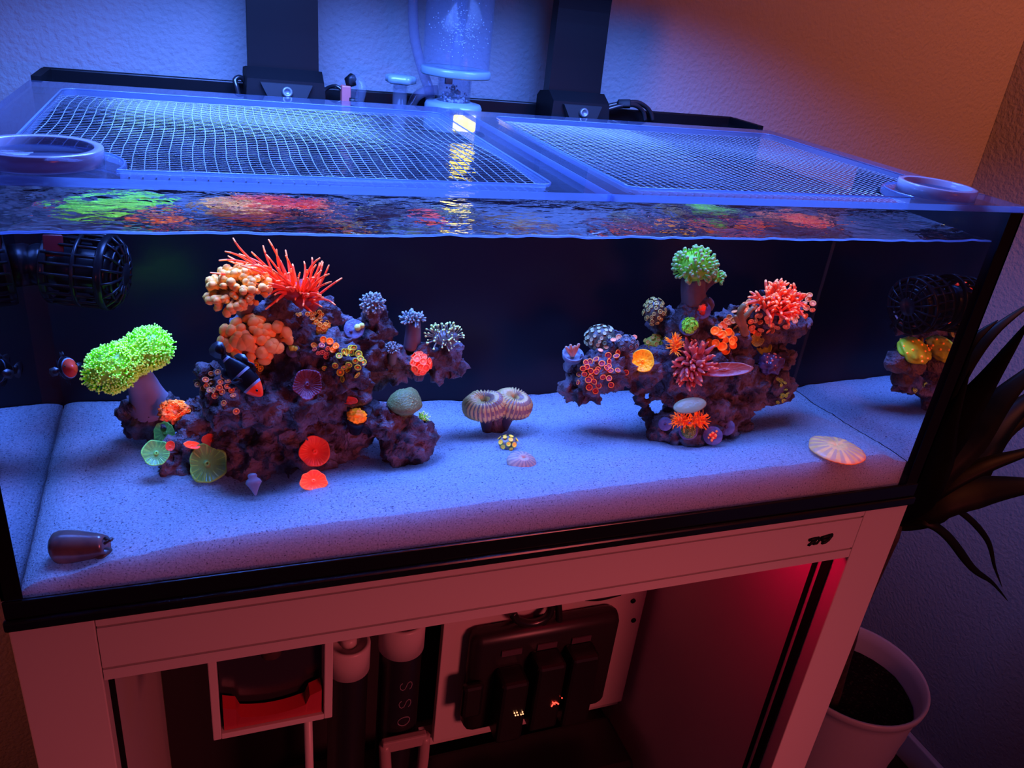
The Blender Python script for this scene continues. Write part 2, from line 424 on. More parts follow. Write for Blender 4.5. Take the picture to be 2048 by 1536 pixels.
def surf(u, v, y=None, trees=None):
    """first reef surface along the sight line through (u, v): point and normal"""
    d = ray(u, v); best = None
    for t in (trees or ROCKS):
        h = t.ray_cast(CAM, d)
        if h[0] is not None and (best is None or h[3] < best[2]): best = (h[0], h[1] if h[1].dot(d) < 0 else -h[1], h[3])
    if best is None:
        P = at(u, v, y if y is not None else .2); return P, (-d + V((0, 0, .6))).normalized()
    return best[0], best[1]

rock('reef_rock', 'large purple brown live rock of the left reef with a peak and ledge', [
    (562, 604, .20, 17), (548, 635, .20, 30), (590, 640, .20, 28), (505, 648, .21, 26), (540, 660, .20, 42),
    (575, 690, .20, 58), (625, 700, .19, 48), (490, 690, .21, 36), (560, 780, .19, 72), (640, 775, .18, 62), (692, 735, .155, 40),
    (690, 770, .18, 42), (480, 800, .19, 55), (432, 765, .17, 36), (440, 795, .17, 34), (520, 812, .145, 40), (460, 815, .15, 38), (600, 800, .15, 46),
    (545, 880, .20, 80), (480, 890, .20, 58), (620, 880, .19, 72), (700, 850, .19, 46), (560, 945, .175, 58), (630, 945, .16, 48),
    (500, 950, .175, 48), (690, 930, .18, 40), (455, 930, .20, 45), (400, 835, .22, 38), (440, 860, .21, 42), (690, 690, .20, 26), (735, 700, .21, 40), (765, 655, .215, 24),
    (748, 640, .22, 24), (745, 745, .21, 34), (790, 725, .215, 34), (832, 722, .215, 32), (872, 725, .215, 32), (902, 735, .215, 24),
    (900, 700, .215, 20), (655, 628, .21, 20), (690, 640, .215, 14), (710, 815, .19, 30)], seed=1.0)
rock('reef_rock', 'jagged purple rock on the right foot of the left reef under the olive coral', [
    (768, 850, .15, 34), (808, 872, .15, 40), (838, 878, .15, 24), (800, 905, .15, 26), (740, 838, .17, 28), (818, 908, .15, 18), (846, 862, .15, 13), (775, 822, .16, 22)], seed=4.0, amp=1.25)
rock('reef_rock', 'dark rock under the stalk of the green toadstool coral', [
    (290, 830, .255, 36), (330, 822, .255, 28), (318, 855, .25, 30), (285, 850, .25, 26), (352, 838, .25, 22), (350, 812, .26, 9)], seed=7.0)
rock('reef_rock', 'small grey blue rock between the green mushroom corals', [
    (365, 905, .185, 34), (345, 930, .18, 28), (400, 940, .18, 30), (375, 880, .19, 20), (425, 905, .19, 26)], seed=9.0)
rock('reef_rock', 'branching purple brown live rock of the right reef', [
    (1390, 610, .18, 20), (1378, 650, .18, 34), (1372, 690, .18, 46), (1420, 675, .18, 40), (1465, 665, .185, 34),
    (1560, 645, .19, 46), (1530, 640, .19, 44), (1592, 650, .19, 24), (1500, 645, .19, 30), (1575, 618, .19, 30), (1545, 605, .195, 22),
    (1400, 740, .17, 58), (1340, 742, .175, 46), (1462, 742, .165, 50), (1285, 742, .18, 38), (1500, 765, .165, 38), (1545, 770, .165, 32),
    (1562, 785, .165, 20), (1196, 745, .165, 42), (1160, 775, .18, 30), (1238, 735, .18, 36), (1225, 700, .185, 30), (1138, 775, .18, 18), (1185, 785, .18, 18), (1145, 745, .185, 20),
    (1393, 800, .165, 58), (1365, 830, .155, 42), (1430, 830, .155, 42), (1342, 780, .165, 34), (1465, 800, .165, 40), (1500, 790, .165, 26),
    (1390, 865, .135, 46), (1345, 856, .145, 34), (1440, 862, .145, 38), (1476, 852, .15, 20), (1392, 886, .13, 26),
    (1268, 775, .175, 15), (1284, 800, .175, 11), (1294, 818, .175, 10), (1304, 838, .17, 11), (1318, 640, .215, 26), (1340, 660, .205, 26), (1560, 720, .175, 24), (1452, 640, .187, 18), (1478, 630, .189, 22), (1505, 618, .191, 20)], seed=13.0)

# ------------------------------------------------------------------ corals
def orient(P, N, wn=.5, wc=.5, wu=.3): return (N*wn + tocam(P)*wc + V((0, 0, wu))).normalized()
def F(r, g, b): return (r, g, b)
C_ORANGE = F(2.6, .50, .05); C_REDO = F(2.5, .26, .05); C_RED = F(2.2, .10, .05); C_TAN = F(2.3, .85, .16); C_YEL = F(2.3, 1.5, .05)
C_GRN = F(.95, 1.9, .06); C_LGRN = F(1.2, 2.2, .22); C_OLV = F(.9, .95, .10); C_PINK = F(2.1, .50, .30); C_SALM = F(2.4, .80, .25)
def cm(name, c, c2=None, **k):
    c = (c[0]*2.3, c[1]*1.9, c[2]); c2 = (c2[0]*2.3, c2[1]*1.9, c2[2]) if c2 else None
    k.setdefault('spec', .035); k.setdefault('rough', .3); k.setdefault('bump', .15); k.setdefault('bscale', 220)
    return mat(name, c, c2 if c2 else tuple(x*.72 for x in c), **k)
POLYP = {}
def polyp_mesh(key, stalk, rim, disc, mouth, seg=12):
    if key in POLYP: return POLYP[key]
    b = MB()
    b.lathe([(.35, -.9), (.42, -.25, 0), (.78, .10, 0), (1.0, .22, 1), (1.0, .30, 1), (.80, .29, 1), (.66, .18, 2), (.30, .12, 2), (.20, .17, 3), (0, .16, 3)], seg)
    POLYP[key] = b.mesh('polyp', [stalk, rim, disc, mouth]); return POLYP[key]
def zoanthids(name, label, pts, r, key, mats, P0=None, cat='coral', parent=None, jit=.25, y=None, trees=None, wn=.7, wc=.35):
    """polyps growing on the reef surface at the given sight points"""
    pm = polyp_mesh(key, *mats)
    L = []
    for q in pts:
        P, N = surf(q[0], q[1], y, trees); L.append((P, N, q[2] if len(q) > 2 else 1.0))
    if parent is None:
        c = sum((p for p, _, _ in L), V((0, 0, 0)))/len(L); parent = thing(name, c, label, cat)
    for P, N, s in L:
        z = (N*wn + tocam(P)*wc + V((random.uniform(-1, 1), random.uniform(-1, 1), random.uniform(-.6, 1)))*jit*.5).normalized()
        R = px(r, P)*s*random.uniform(.85, 1.12)
        link('polyp', pm, parent, basis(P + z*R*.65, z, s=(R, R*random.uniform(.8, 1), R), spin=random.uniform(0, 6.28)))
    return parent
def dome_pts(n, tmax=1.45, jitter=.08):
    out = []; g = math.pi*(3-math.sqrt(5)); zmin = math.cos(tmax)
    for i in range(n):
        z = 1-(1-zmin)*(i+.5)/n; r = math.sqrt(max(0, 1-z*z)); a = i*g + random.uniform(-jitter, jitter)*3
        out.append(V((r*math.cos(a), r*math.sin(a), z)))
    return out
def zoa_dome(name, label, u, v, rw, rh, n, rp, key, mats, matte, y=None, lift=.2, thick=.8, wn=.3, wc=.7, wu=.35, tmax=1.45):
    """rounded colony: a mat of tissue studded with polyps"""
    P, N = surf(u, v, y); ax = orient(P, N, wn, wc, wu); a, c = px(rw, P), px(rh, P)
    th = min(a, c)*thick; P = P + ax*th*lift
    t = thing(name, P, label, 'coral')
    Mx = basis(P, ax, RIGHT, (a, c, th))
    b = MB().ico(Mx, 3, nz=.12, ns=2.5, seed=u); b.build('tissue', matte, t)
    pm = polyp_mesh(key, *mats); R = px(rp, P)
    for d in dome_pts(n, tmax):
        Q = Mx @ d; nn = (Mx.to_3x3().inverted().transposed() @ d).normalized()
        s = R*random.uniform(.85, 1.15)
        link('polyp', pm, t, basis(Q + nn*s*.25, nn, s=s, spin=random.uniform(0, 6.28)))
    return t
TENT = {}
def tent_mesh(key, prof, mats, bend, seg=7):
    """five bent variants of a unit-length tentacle; prof: (t, radius, mat)"""
    if key in TENT: return TENT[key]
    out = []
    rs = random.Random(len(TENT)+3)
    for q in range(5):
        a = rs.uniform(0, 6.28); bd = bend*rs.uniform(.5, 1.3)
        pts = [V((math.cos(a)*bd*t*t, math.sin(a)*bd*t*t, t*(1-.25*bd*t))) for t, _, _ in prof]
        b = MB().tube(pts, [r for _, r, _ in prof], seg, [m_ for _, _, m_ in prof][1:])
        out.append(b.mesh('tentacle', mats))
    TENT[key] = out; return out
def anemone(name, label, u, v, rw, rh, n, length, key, prof, mats, bend, bodym, y=None, axis=None, tmax=1.5, splay=1.0, th=.5, P=None, lift=.3, partname='tentacle', body=True, jl=.25, seg=7):
    if P is None: P, N = surf(u, v, y); ax = axis or orient(P, N, .2, .6, .5)
    else: ax = axis
    a, c = px(rw, P), px(rh, P); ln = px(length, P)
    P = P + ax*min(a, c)*lift
    Mx = basis(P, ax, RIGHT, (a, c, min(a, c)*th))
    t = thing(name, P, label, 'coral' if 'anemone' not in name else 'anemone')
    if body: MB().ico(Mx @ Matrix.Diagonal((.92, .92, .92, 1)), 3, nz=.1, seed=u).build('body', bodym, t)
    ms = tent_mesh(key, prof, mats, bend, seg)
    for d in dome_pts(n, tmax, .25):
        Q = Mx @ (d*.88); nn = (Mx.to_3x3().inverted().transposed() @ d).normalized()
        dd = (nn*splay + ax*(1-splay) + V((random.uniform(-1, 1), random.uniform(-1, 1), random.uniform(-1, 1)))*.16).normalized()
        s = ln*random.uniform(1-jl, 1+jl); w = s*random.uniform(.85, 1.15)
        link(partname, random.choice(ms), t, basis(Q, dd, s=(w, w, s), spin=random.uniform(0, 6.28)))
    return t
def mushroom(name, label, u, v, rw, rh, m1, m2, y=None, seg=90, wave=.08, dish=.25, axis=None, wn=.25, wc=.8, wu=.25, rot=0.0, mouth=None, lift=.55, cat='coral', stem=True, ribs=.03, Pq=None):
    """flat round polyp: ribbed disc, wavy rim, raised mouth, short foot"""
    P, N = surf(u, v, y)
    if Pq is not None: P = Pq
    ax = axis or orient(P, N, wn, wc, wu); a, c = px(rw, P), px(rh, P)
    Q = P + ax*min(a, c)*lift
    sd = u*.37
    def rib(k, i, r, z):
        g = noise.noise(V((math.cos(6.283*k/seg)*1.7+sd, math.sin(6.283*k/seg)*1.7, i*.15)))
        return r*(1+wave*1.6*g*r), z + (wave*1.5*g*r*r) + (ribs*r if k % 3 == 0 else 0)
    prof = [(.16, -.55), (.18, -.30, 0), (.70, -.10, 0), (1.0, dish*.75, 0), (1.0, dish+.03, 1), (.92, dish, 1), (.72, dish*.55, lambda k: 1 if k % 6 == 0 else 0), (.48, dish*.25, lambda k: 1 if k % 6 == 0 else 0),
            (.25, .04, 0), (.15, .05, 0), (.11, .16, 1), (.06, .15, 1), (.04, .06, 0), (0, .05, 0)]
    if not stem: prof = prof[2:]
    b = MB().lathe(prof, seg, 0, basis(Q, ax, RIGHT, (a, c, min(a, c)), spin=0) @ Matrix.Rotation(rot, 4, 'Z'), rib)
    return b.build(name, [m1, m2], P=P, label=label, cat=cat)
def plug(t, P, ax, r, m=None):
    R = r
    b = MB().lathe([(.0, -.9), (.35, -.9), (.4, -.25), (.95, -.18), (1.0, -.08), (1.0, .02), (.93, .06), (.5, .05), (0, .05)], 24, 0, basis(P, ax, s=R), lambda k, i, rr, z: (rr*(1+(.03 if (k % 3 == 0 and 3 <= i <= 5) else 0)), z))
    return b.build('frag_plug', m or PLUG, t)

# ---- left reef
TANO = cm('bubble_tan', (1.25, .58, .19), (1.0, .44, .16), scale=60); TANT = cm('bubble_tip', (1.6, .78, .26)); TANB = cm('bubble_stem', (.34, .22, .14))  # tips lightened and stems darkened: shading of the bulbs put into the colours
BUB = [(0, .14, 0), (.25, .18, 0), (.42, .34, 0), (.58, .50, 0), (.76, .55, 0), (.93, .46, 0), (1.06, .24, 1), (1.10, .10, 1)]
anemone('bubble_tip_anemone', 'oval cluster of round orange tan bubble tips in the middle of the left reef', 515, 690, 55, 36, 66, 20, 'bub', BUB, [TANO, TANT], .12, TANB, tmax=1.6, th=.5, lift=.75, seg=12, jl=.28)
AN_P = at(478, 580, .165)
FING = [(0, .12, 2), (.3, .13, 2), (.5, .17, 0), (.68, .27, 0), (.84, .29, 0), (.96, .20, 1), (1.02, .08, 1)]
anemone('bubble_tip_anemone', 'tan finger tentacled anemone at the top left of the left reef', 474, 570, 46, 31, 105, 27, 'fing', FING, [TANO, TANT, TANB], .3, TANB, P=AN_P, axis=(tocam(AN_P)*.55+V((-.45, 0, .55))).normalized(), tmax=1.75, th=.6, lift=.0, seg=9)
lastA = [o for o in bpy.data.objects if o.name.startswith('bubble_tip_anemone')][-1]
b = MB().tube(smoothline([at(486, 590, .19), at(492, 625, .205), at(500, 660, .212)]), [px(22, AN_P)]*6+[px(17, AN_P)]*6+[px(20, AN_P)], 14)
b.build('column', mat('anemone_column', (.62, .25, .22), (.4, .18, .2), scale=30), lastA)
# long red tentacles
REDT = cm('anemone_red', (1.35, .20, .09), (.95, .13, .10), scale=40, trans=.15); REDTIP = cm('anemone_red_tip', (2.4, .70, .3)); REDB = cm('anemone_red_foot', (.42, .06, .10))
ra = thing('long_tentacle_anemone', at(600, 600, .19), 'red anemone with long thin waving tentacles on top of the left reef', 'anemone')
b = MB()
for (u, v, y, r) in ((560, 572, .19, 16), (585, 580, .185, 22), (605, 595, .185, 22), (622, 608, .19, 17), (540, 562, .185, 15), (610, 575, .195, 18)):
    P = at(u, v, y); R = px(r, P); b.ico(T(P) @ Matrix.Diagonal((R, R, R, 1)), 2, nz=.2, seed=u)
b.build('body', REDB, ra)
TIPS = [(466, 476), (450, 503), (456, 512), (452, 519), (438, 521), (526, 491), (503, 504), (537, 479), (571, 500), (608, 523), (640, 516), (624, 515), (646, 524), (658, 530), (643, 541), (658, 548), (637, 577), (647, 595), (644, 614), (553, 604), (549, 590), (516, 528), (527, 532), (570, 548), (545, 540), (556, 536), (600, 545), (618, 560), (628, 566), (497, 540), (508, 548), (520, 556), (585, 528), (596, 556), (575, 560), (588, 575), (600, 585), (612, 590), (536, 572), (606, 612), (630, 600), (636, 548), (560, 520), (478, 508), (488, 516), (500, 522), (533, 545), (563, 555), (590, 600), (641, 560), (614, 540), (470, 530)]
rt = random.Random(21)
TIPS += [(u+rt.uniform(-26, 26), v+rt.uniform(4, 34)) for u, v in TIPS[4:] if v < 600]
for i, (u, v) in enumerate(TIPS):
    tx = (u-440)/220.0
    ru, rv = 535+85*min(1, max(0, tx*.75+.2+random.uniform(-.12, .12))), 562+48*min(1, max(0, tx*.8+.1))
    yr = .183+random.uniform(-.004, .008); yt = .15 + random.uniform(-.015, .03) if v > 530 else .165+random.uniform(0, .04)
    A, Bt = at(ru, rv, yr), at(u, v, yt)
    ln = (Bt-A).length
    mid = A.lerp(Bt, random.uniform(.3, .6)) + V((random.uniform(-.18, .18), random.uniform(-.12, .12), random.uniform(-.05, .30)))*ln
    if i == 0: mid = at(478, 505, .18)
    pts = bez(A, mid, Bt, 9); r0 = px(3.3, A)
    MB().tube(pts, [r0*k for k in (1.25, 1.15, 1.0, .85, .75, .66, .60, .55, .42)], 7, [0]*7+[1]).build('tentacle', [REDT, REDTIP], ra)
# toadstool leather
tg = thing('toadstool_coral', at(290, 800, .25), 'bright green toadstool leather coral with a long tilted cap', 'coral')
STALK = mat('toadstool_stalk', (.62, .42, .46), (.5, .34, .40), scale=25, spec=.02)
P0, P1 = at(272, 742, .235), at(302, 812, .255)
MB().tube(smoothline([P0, (P0+P1)*.5+V((.001, 0, 0)), P1], 5), [px(24, P0), px(25, P0), px(27, P0), px(28, P0), px(30, P0), px(31, P0), px(33, P0), px(36, P0), px(39, P0), px(43, P0), px(46, P0)], 24).build('stalk', STALK, tg)
CAPM = cm('toadstool_cap', (.30, .62, .10), (.24, .46, .1)); PGRN = cm('toadstool_polyp', (.40, 1.7, .03), (.32, 1.3, .03)); PTIP = cm('toadstool_polyp_tip', (1.1, 2.3, .45))
spine = smoothline([at(200, 754, .215), at(228, 734, .212), at(262, 716, .218), (at(296, 697, .225)), at(316, 690, .235)], 6)
nS = len(spine); b = MB(); poly = MB(); rr = []
for i in range(nS):
    t = i/(nS-1); e = math.sqrt(max(.0, 1-(2*t-1)**6))*.9+.1
    rr.append(px(35+3*math.sin(t*9)+(5 if t < .3 else 0), spine[i])*e)
b.tube(spine, rr, 20, flat=1.0); b.build('cap', CAPM, tg)
for i in range(3400):
    t = random.random(); k = t*(nS-1); i0 = min(int(k), nS-2); fr = k-i0
    C0 = spine[i0].lerp(spine[i0+1], fr); R = rr[i0]*(1-fr)+rr[i0+1]*fr; tg_ = (spine[i0+1]-spine[i0]).normalized()
    d = V((random.gauss(0, 1), random.gauss(0, 1), random.gauss(0, 1)))
    if t > .04 and t < .96: d = d - tg_*d.dot(tg_)*.75
    elif t <= .04: d = d - tg_*1.5
    else: d = d + tg_*1.5
    d.normalize()
    if d.z < -.55 and d.y > -.2: continue
    A = C0 + d*R*.94; ln = px(random.uniform(7, 11), A); w = px(1.15, A)
    tp = A + d*ln + V((random.uniform(-1, 1), random.uniform(-1, 1), random.uniform(-1, 1)))*ln*.25
    poly.tube([A, A.lerp(tp, .8), tp], [w, w, w*1.9], 4, [0, 1], cap=True)
poly.build('polyps', [PGRN, PTIP], tg, kind='stuff')
# orange ruffled coral
RUFM = cm('ruffled_orange', (2.6, .60, .16), (1.6, .32, .14), scale=130, bump=1.0, bscale=260, thresh=(.45, .55))
P, N = surf(348, 825, .22); P = at(348, 823, .215); R = px(30, P); ax = orient(P, N, 0, .9, .3)
b = MB().ico(basis(P, ax, RIGHT, (R*.9, R*.72, R*.5)), 4, nz=.45, ns=4.0, seed=2.0)
ro = thing('ruffled_coral', P, 'crumpled bright orange coral beside the toadstool stalk', 'coral'); b.build('body', RUFM, ro)
RUFT = cm('ruffled_orange_edge', (2.8, .72, .15))
for k in range(34):
    a = k/34*6.283; q = random.uniform(.45, 1.0)
    Q = P + RIGHT*math.cos(a)*R*.92*q + UP*math.sin(a)*R*.74*q + ax*R*(.5*math.sqrt(max(0, 1-q*q))+.05)
    nd = (RIGHT*math.cos(a)*q + UP*math.sin(a)*q + ax*.6).normalized()
    MB().lathe([(0, -.5), (.5, -.3), (1.0, .45), (.8, .5), (.3, .0), (0, -.1)], 9, 0, basis(Q, nd, s=(R*.23, R*.1, R*.22), spin=random.uniform(0, 6)), lambda kk, i, r, z: (r*(1+.25*((kk % 3)-1)), z+.2*(kk % 2)*r)).build('ruffle', RUFT, ro)
GM1 = cm('mushroom_green', (.20, .56, .18), (.15, .42, .15), scale=30); GM2 = cm('mushroom_green_rib', (.36, 1.05, .26))
GD1 = cm('mushroom_olive', (.15, .40, .10), (.11, .30, .09), scale=30); GD2 = cm('mushroom_olive_rib', (.26, .62, .14))
mushroom('mushroom_coral', 'pale green ribbed mushroom coral lowest at the left edge of the left reef', 313, 911, 26, 27, GM1, GM2, y=.17, wave=.08, lift=.6)
mushroom('mushroom_coral', 'folded green mushroom coral just below the crumpled orange coral', 331, 867, 19, 24, GM1, GM2, y=.19, wave=.14, rot=.6, lift=.7)
mushroom('mushroom_coral', 'large olive green mushroom coral resting on the sand at the left reef', 413, 930, 37, 39, GD1, GD2, y=.15, wave=.12, lift=.35)
RM1 = cm('mushroom_red', (1.2, .10, .05), (1.0, .08, .05), scale=50); RM2 = cm('mushroom_red_rib', (1.5, .18, .08))
RB1 = cm('mushroom_bright_red', (2.5, .20, .07), (2.2, .17, .07), scale=50); RB2 = cm('mushroom_bright_red_rib', (2.8, .4, .12))
mushroom('mushroom_coral', 'wide round red mushroom coral on the front of the left reef', 629, 905, 29, 31, RM1, RM2, wave=.07, wn=.1, wc=1.0, wu=.15)
mushroom('mushroom_coral', 'bright orange red mushroom coral half buried in sand below the round one', 627, 965, 27, 21, RB1, RB2, wave=.12, wn=.0, wc=1.0, wu=.05, lift=.1, Pq=at(627, 962, .094))
mushroom('mushroom_coral', 'small red mushroom coral beside the pale green ribbed one', 340, 893, 9, 10, RM1, RM2, Pq=at(340, 893, .155))
mushroom('mushroom_coral', 'dim red mushroom coral in the shade above the large olive one', 421, 882, 16, 14, cm('mushroom_dim_red', (.75, .09, .06)), RM1, lift=.2)
mushroom('mushroom_coral', 'narrow orange red mushroom coral tucked behind the large olive one', 384, 892, 16, 8, RB1, RB2, lift=.6)
mushroom('mushroom_coral', 'dull red mushroom coral under the ledge above the orange cup frag', 694, 802, 20, 8, cm('mushroom_maroon', (.8, .09, .07)), RM1)
PU1 = cm('mushroom_purple', (.20, .08, .20), (.13, .05, .13), scale=60, bump=.8); PU2 = cm('mushroom_purple_rib', (.26, .10, .25))
mushroom('mushroom_coral', 'wrinkled dark purple mushroom coral on the middle of the left reef', 611, 770, 29, 30, PU1, PU2, wave=.10, ribs=.14, wn=.4, wc=.7)
# zoanthid patches
Zst = PURPLEM
def zm(n, rim, disc, mouth, st=None): return [st or Zst, cm(n+'_rim', rim), cm(n+'_disc', disc), cm(n+'_mouth', mouth)]
o3 = lambda L, s, ox, oy: [(ox + a/s, oy + c/s) for a, c in L]
ZPEACH = zm('zoa_peach', (1.5, .60, .28), (.6, .20, .18), (2.4, .8, .12))
zoanthids('zoanthid_colony', 'peach ringed polyps on the left ledge behind the black clownfish', o3([(400, 630), (300, 640), (490, 680), (330, 770), (430, 770), (220, 740), (565, 750), (185, 870), (120, 800), (370, 890), (490, 910), (600, 870), (370, 980), (635, 980), (520, 1070), (665, 1180), (250, 820), (300, 900), (430, 840), (540, 830)], 7.314, 380, 660), 6.8, 'peach', ZPEACH, wn=.9, wc=.3)
ZYEL = zm('zoa_yellow', (1.35, 1.15, .06), (.42, .34, .08), (2.3, .5, .06))
zoanthids('zoanthid_colony', 'yellow ringed polyps on a rounded knob in the middle of the left reef', o3([(467, 870), (430, 955), (477, 1050), (525, 965), (595, 940), (600, 1010), (590, 1045), (700, 840), (615, 770), (655, 755), (590, 810), (550, 795), (510, 805), (545, 855), (660, 910), (720, 905), (755, 940), (690, 990), (740, 850), (640, 850), (660, 1060), (305, 990), (540, 1130)], 6.02, 600, 570), 7, 'yel', ZYEL, wn=.9, wc=.3)
ZPNK = zm('zoa_pink', (2.2, .60, .38), (.45, .08, .16), (2.2, .7, .2))
zoanthids('zoanthid_colony', 'cluster of seven pink ringed polyps beside the yellow ringed ones', o3([(260, 745), (318, 755), (265, 795), (215, 805), (327, 810), (303, 855), (190, 785)], 6.02, 600, 570), 5.6, 'pnk', ZPNK)
ZORG = zm('zoa_orange', (2.6, .62, .08), (2.2, .36, .05), (2.6, .9, .1))
zoanthids('zoanthid_colony', 'orange flat polyps above the pink ringed ones on the left reef', o3([(350, 685), (410, 735), (410, 790), (290, 665), (450, 760), (155, 745)], 6.02, 600, 570), 7, 'org', ZORG)
ZTAN = zm('zoa_tan', (1.8, .95, .2), (.5, .22, .08), (2.1, .9, .1))
zoanthids('zoanthid_colony', 'small tan ringed polyps just under the red long tentacled anemone', o3([(1310, 1005), (1375, 995), (1420, 990), (1475, 980), (1435, 915), (1540, 1035), (1490, 1060), (1445, 1050), (1260, 1020), (1530, 960), (1550, 990)], 5.906, 380, 460), 5.2, 'tan', ZTAN)
zoa_dome('zoanthid_colony', 'brown orange dome of small cups on a frag plug under the tan ringed polyps', 641, 655, 20, 19, 34, 4.6, 'brn', zm('zoa_brown', (1.7, .62, .08), (.9, .28, .04), (1.5, .5, .05)), cm('dome_brown', (.7, .22, .06)), lift=.5)
def frag(name, label, u, v, r, toppers, y=None, wn=.2, wc=.9, wu=.2, lift=.5, m=None, dark=False):
    P, N = surf(u, v, y); ax = orient(P, N, wn, wc, wu); R = px(r, P); Q = P + ax*R*lift
    t = thing(name, Q, label, 'coral'); plug(t, Q, ax, R, m)
    X = (RIGHT - ax*RIGHT.dot(ax)).normalized(); Y = ax.cross(X)
    for (dx, dy, rr_, hh, mm, nz) in toppers:
        C0 = Q + X*dx*R + Y*dy*R + ax*R*.08
        MB().ico(basis(C0, ax, X, (R*rr_, R*rr_, R*hh)), 3 if rr_ > .25 else 2, nz=nz, ns=3.5, seed=u+dx*9).build('polyp', mm, t)
    return t, Q, ax, R
PALEY = cm('pale_yellow_polyp', (1.0, 1.0, .35)); BLUEPLUG = mat('blue_grey_plug', (.42, .44, .62), (.2, .2, .32), scale=90, bump=.6)
frag('coral_frag', 'round blue grey frag disc with two pale yellow polyps on the left reef', 708, 660, 20, [(.35, .15, .34, .3, PALEY, .15), (.75, .35, .28, .3, PALEY, .15), (-.3, -.3, .16, .12, PURPLEM, .3)], m=BLUEPLUG)
frag('coral_frag', 'small green polyp frag at the right edge of the tan bubble tips', 587, 703, 14, [(-.2, .4, .42, .35, cm('greenish_polyp', (.95, 1.3, .25)), .4), (.3, .3, .36, .3, cm('greenish_polyp', (.95, 1.3, .25)), .4)], m=BLUEPLUG)
zoa_dome('zoanthid_colony', 'few small yellow polyps just below the tan bubble tips', 505, 733, 17, 10, 9, 6, 'yel', ZYEL, PURPLEM, lift=.4)
# right arm of the left reef
LAV = cm('lavender_tuft', (.24, .30, .52), (.17, .20, .40), scale=80); LAVT = cm('lavender_tip', (.46, .56, .80)); LAVB = cm('lavender_base', (.20, .17, .26))
STUB = [(0, .16, 0), (.4, .17, 0), (.7, .20, 0), (.9, .22, 1), (1.0, .15, 1)]
def stalk(t, pts, r0, r1, m):
    pts = smoothline(pts, 4); n = len(pts)
    MB().tube(pts, [r0+(r1-r0)*i/(n-1) for i in range(n)], 12).build('stalk', m, t)
Pt = at(745, 607, .21)
t = anemone('tuft_coral', 'round lavender grey tuft coral highest on the right arm of the left reef', 745, 607, 19, 17, 90, 9, 'stub', STUB, [LAV, LAVT], .15, LAVB, P=Pt, axis=(tocam(Pt)+V((0, 0, .5))).normalized(), lift=0, th=.8, tmax=1.7)
stalk(t, [at(746, 610, .215), at(748, 640, .22)], px(13, Pt), px(17, Pt), LAVB)
Pt = at(827, 638, .215)
PET = [(0, .10, 0), (.4, .14, 0), (.75, .17, 0), (.95, .12, 1)]
t = anemone('tuft_coral', 'lavender mushroom shaped tuft coral on a thick stalk on the right arm', 827, 636, 17, 10, 60, 13, 'petal', PET, [LAV, LAVT], .3, LAVB, P=Pt, axis=(V((0, 0, 1))+tocam(Pt)*.35).normalized(), lift=0, th=.5, tmax=1.9)
stalk(t, [at(827, 643, .217), at(826, 668, .217), at(824, 695, .217)], px(14, Pt), px(18, Pt), mat('red_brown_stalk', (.45, .22, .22), (.3, .15, .17), scale=40))
GTIP = cm('pale_green_tip', (1.15, 1.5, .75)); DGR = cm('dark_grey_branch', (.28, .24, .28))
THIN = [(0, .07, 0), (.5, .07, 0), (.8, .075, 0), (.93, .12, 1), (1.0, .09, 1)]
Pt = at(890, 675, .205)
anemone('tuft_coral', 'dark branching coral with white green tips at the end of the right arm', 888, 676, 30, 20, 75, 15, 'thin', THIN, [DGR, GTIP], .3, LAVB, P=Pt, axis=(tocam(Pt)*.6+V((-.1, 0, .8))).normalized(), lift=.0, th=.7, tmax=1.6)
Pt = at(786, 697, .19)
t = anemone('tuft_coral', 'small speckled lavender tuft coral low on the right arm of the left reef', 786, 696, 13, 10, 50, 6, 'stub2', STUB, [LAV, LAVT], .2, LAVB, P=Pt, axis=(tocam(Pt)*.7+V((0, 0, .8))).normalized(), lift=0, th=.7)
stalk(t, [at(786, 702, .19), at(784, 725, .195)], px(8, Pt), px(9, Pt), LAVB)
ACAN = cm('acan_red', (2.3, .22, .10), (1.2, .12, .08), scale=90, thresh=(.4, .6)); ACANR = cm('acan_red_rim', (2.6, .42, .2))
zoa_dome('brain_coral', 'knobbly orange red coral under the right arm tip of the left reef', 840, 728, 19, 20, 16, 7.5, 'acan', [ACAN, ACANR, ACAN, ACANR], ACAN, lift=.3)
P = at(810, 803, .15); R = px(36, P)
ol = thing('leather_coral', at(812, 830, .15), 'smooth olive green leather coral standing on the jagged right rock', 'coral')
OLM = cm('olive_leather', (.22, .26, .13), (.17, .21, .11), scale=300, bump=.5, bscale=420)
def ribo(k, i, r, z):
    a = 6.283*k/28; g = noise.noise(V((math.cos(a)*1.2, math.sin(a)*1.2, z*1.3+3)))
    return r*(1+.22*g), z + .18*g*r
MB().lathe([(.0, -.95), (.42, -.95), (.40, -.6), (.72, -.45), (.98, -.12), (.96, .1), (.80, .32), (.55, .56), (.3, .70), (0, .74)], 28, 0, basis(P, (V((0, 0, 1))+tocam(P)*.15), RIGHT, R), ribo).build('body', OLM, ol)
WDOT = cm('olive_dot', (.9, .95, .5)); b = MB()
for d in dome_pts(90, 1.6):
    Q = P + V((d.x*R*.8, d.y*R*.8, d.z*R*.68)); b.ico(T(Q) @ Matrix.Scale(px(1.2, Q), 4), 1)
b.build('polyp_dots', WDOT, ol, kind='stuff')
Pt = at(845, 836, .155)
anemone('tuft_coral', 'small bright green tuft coral at the right of the olive leather coral', 845, 836, 10, 7, 36, 9, 'gtuft', THIN, [cm('green_tuft', (.5, 1.1, .25)), GTIP], .3, cm('green_tuft', (.5, 1.1, .25)), P=Pt, axis=V((.4, -.4, .8)).normalized(), lift=0)
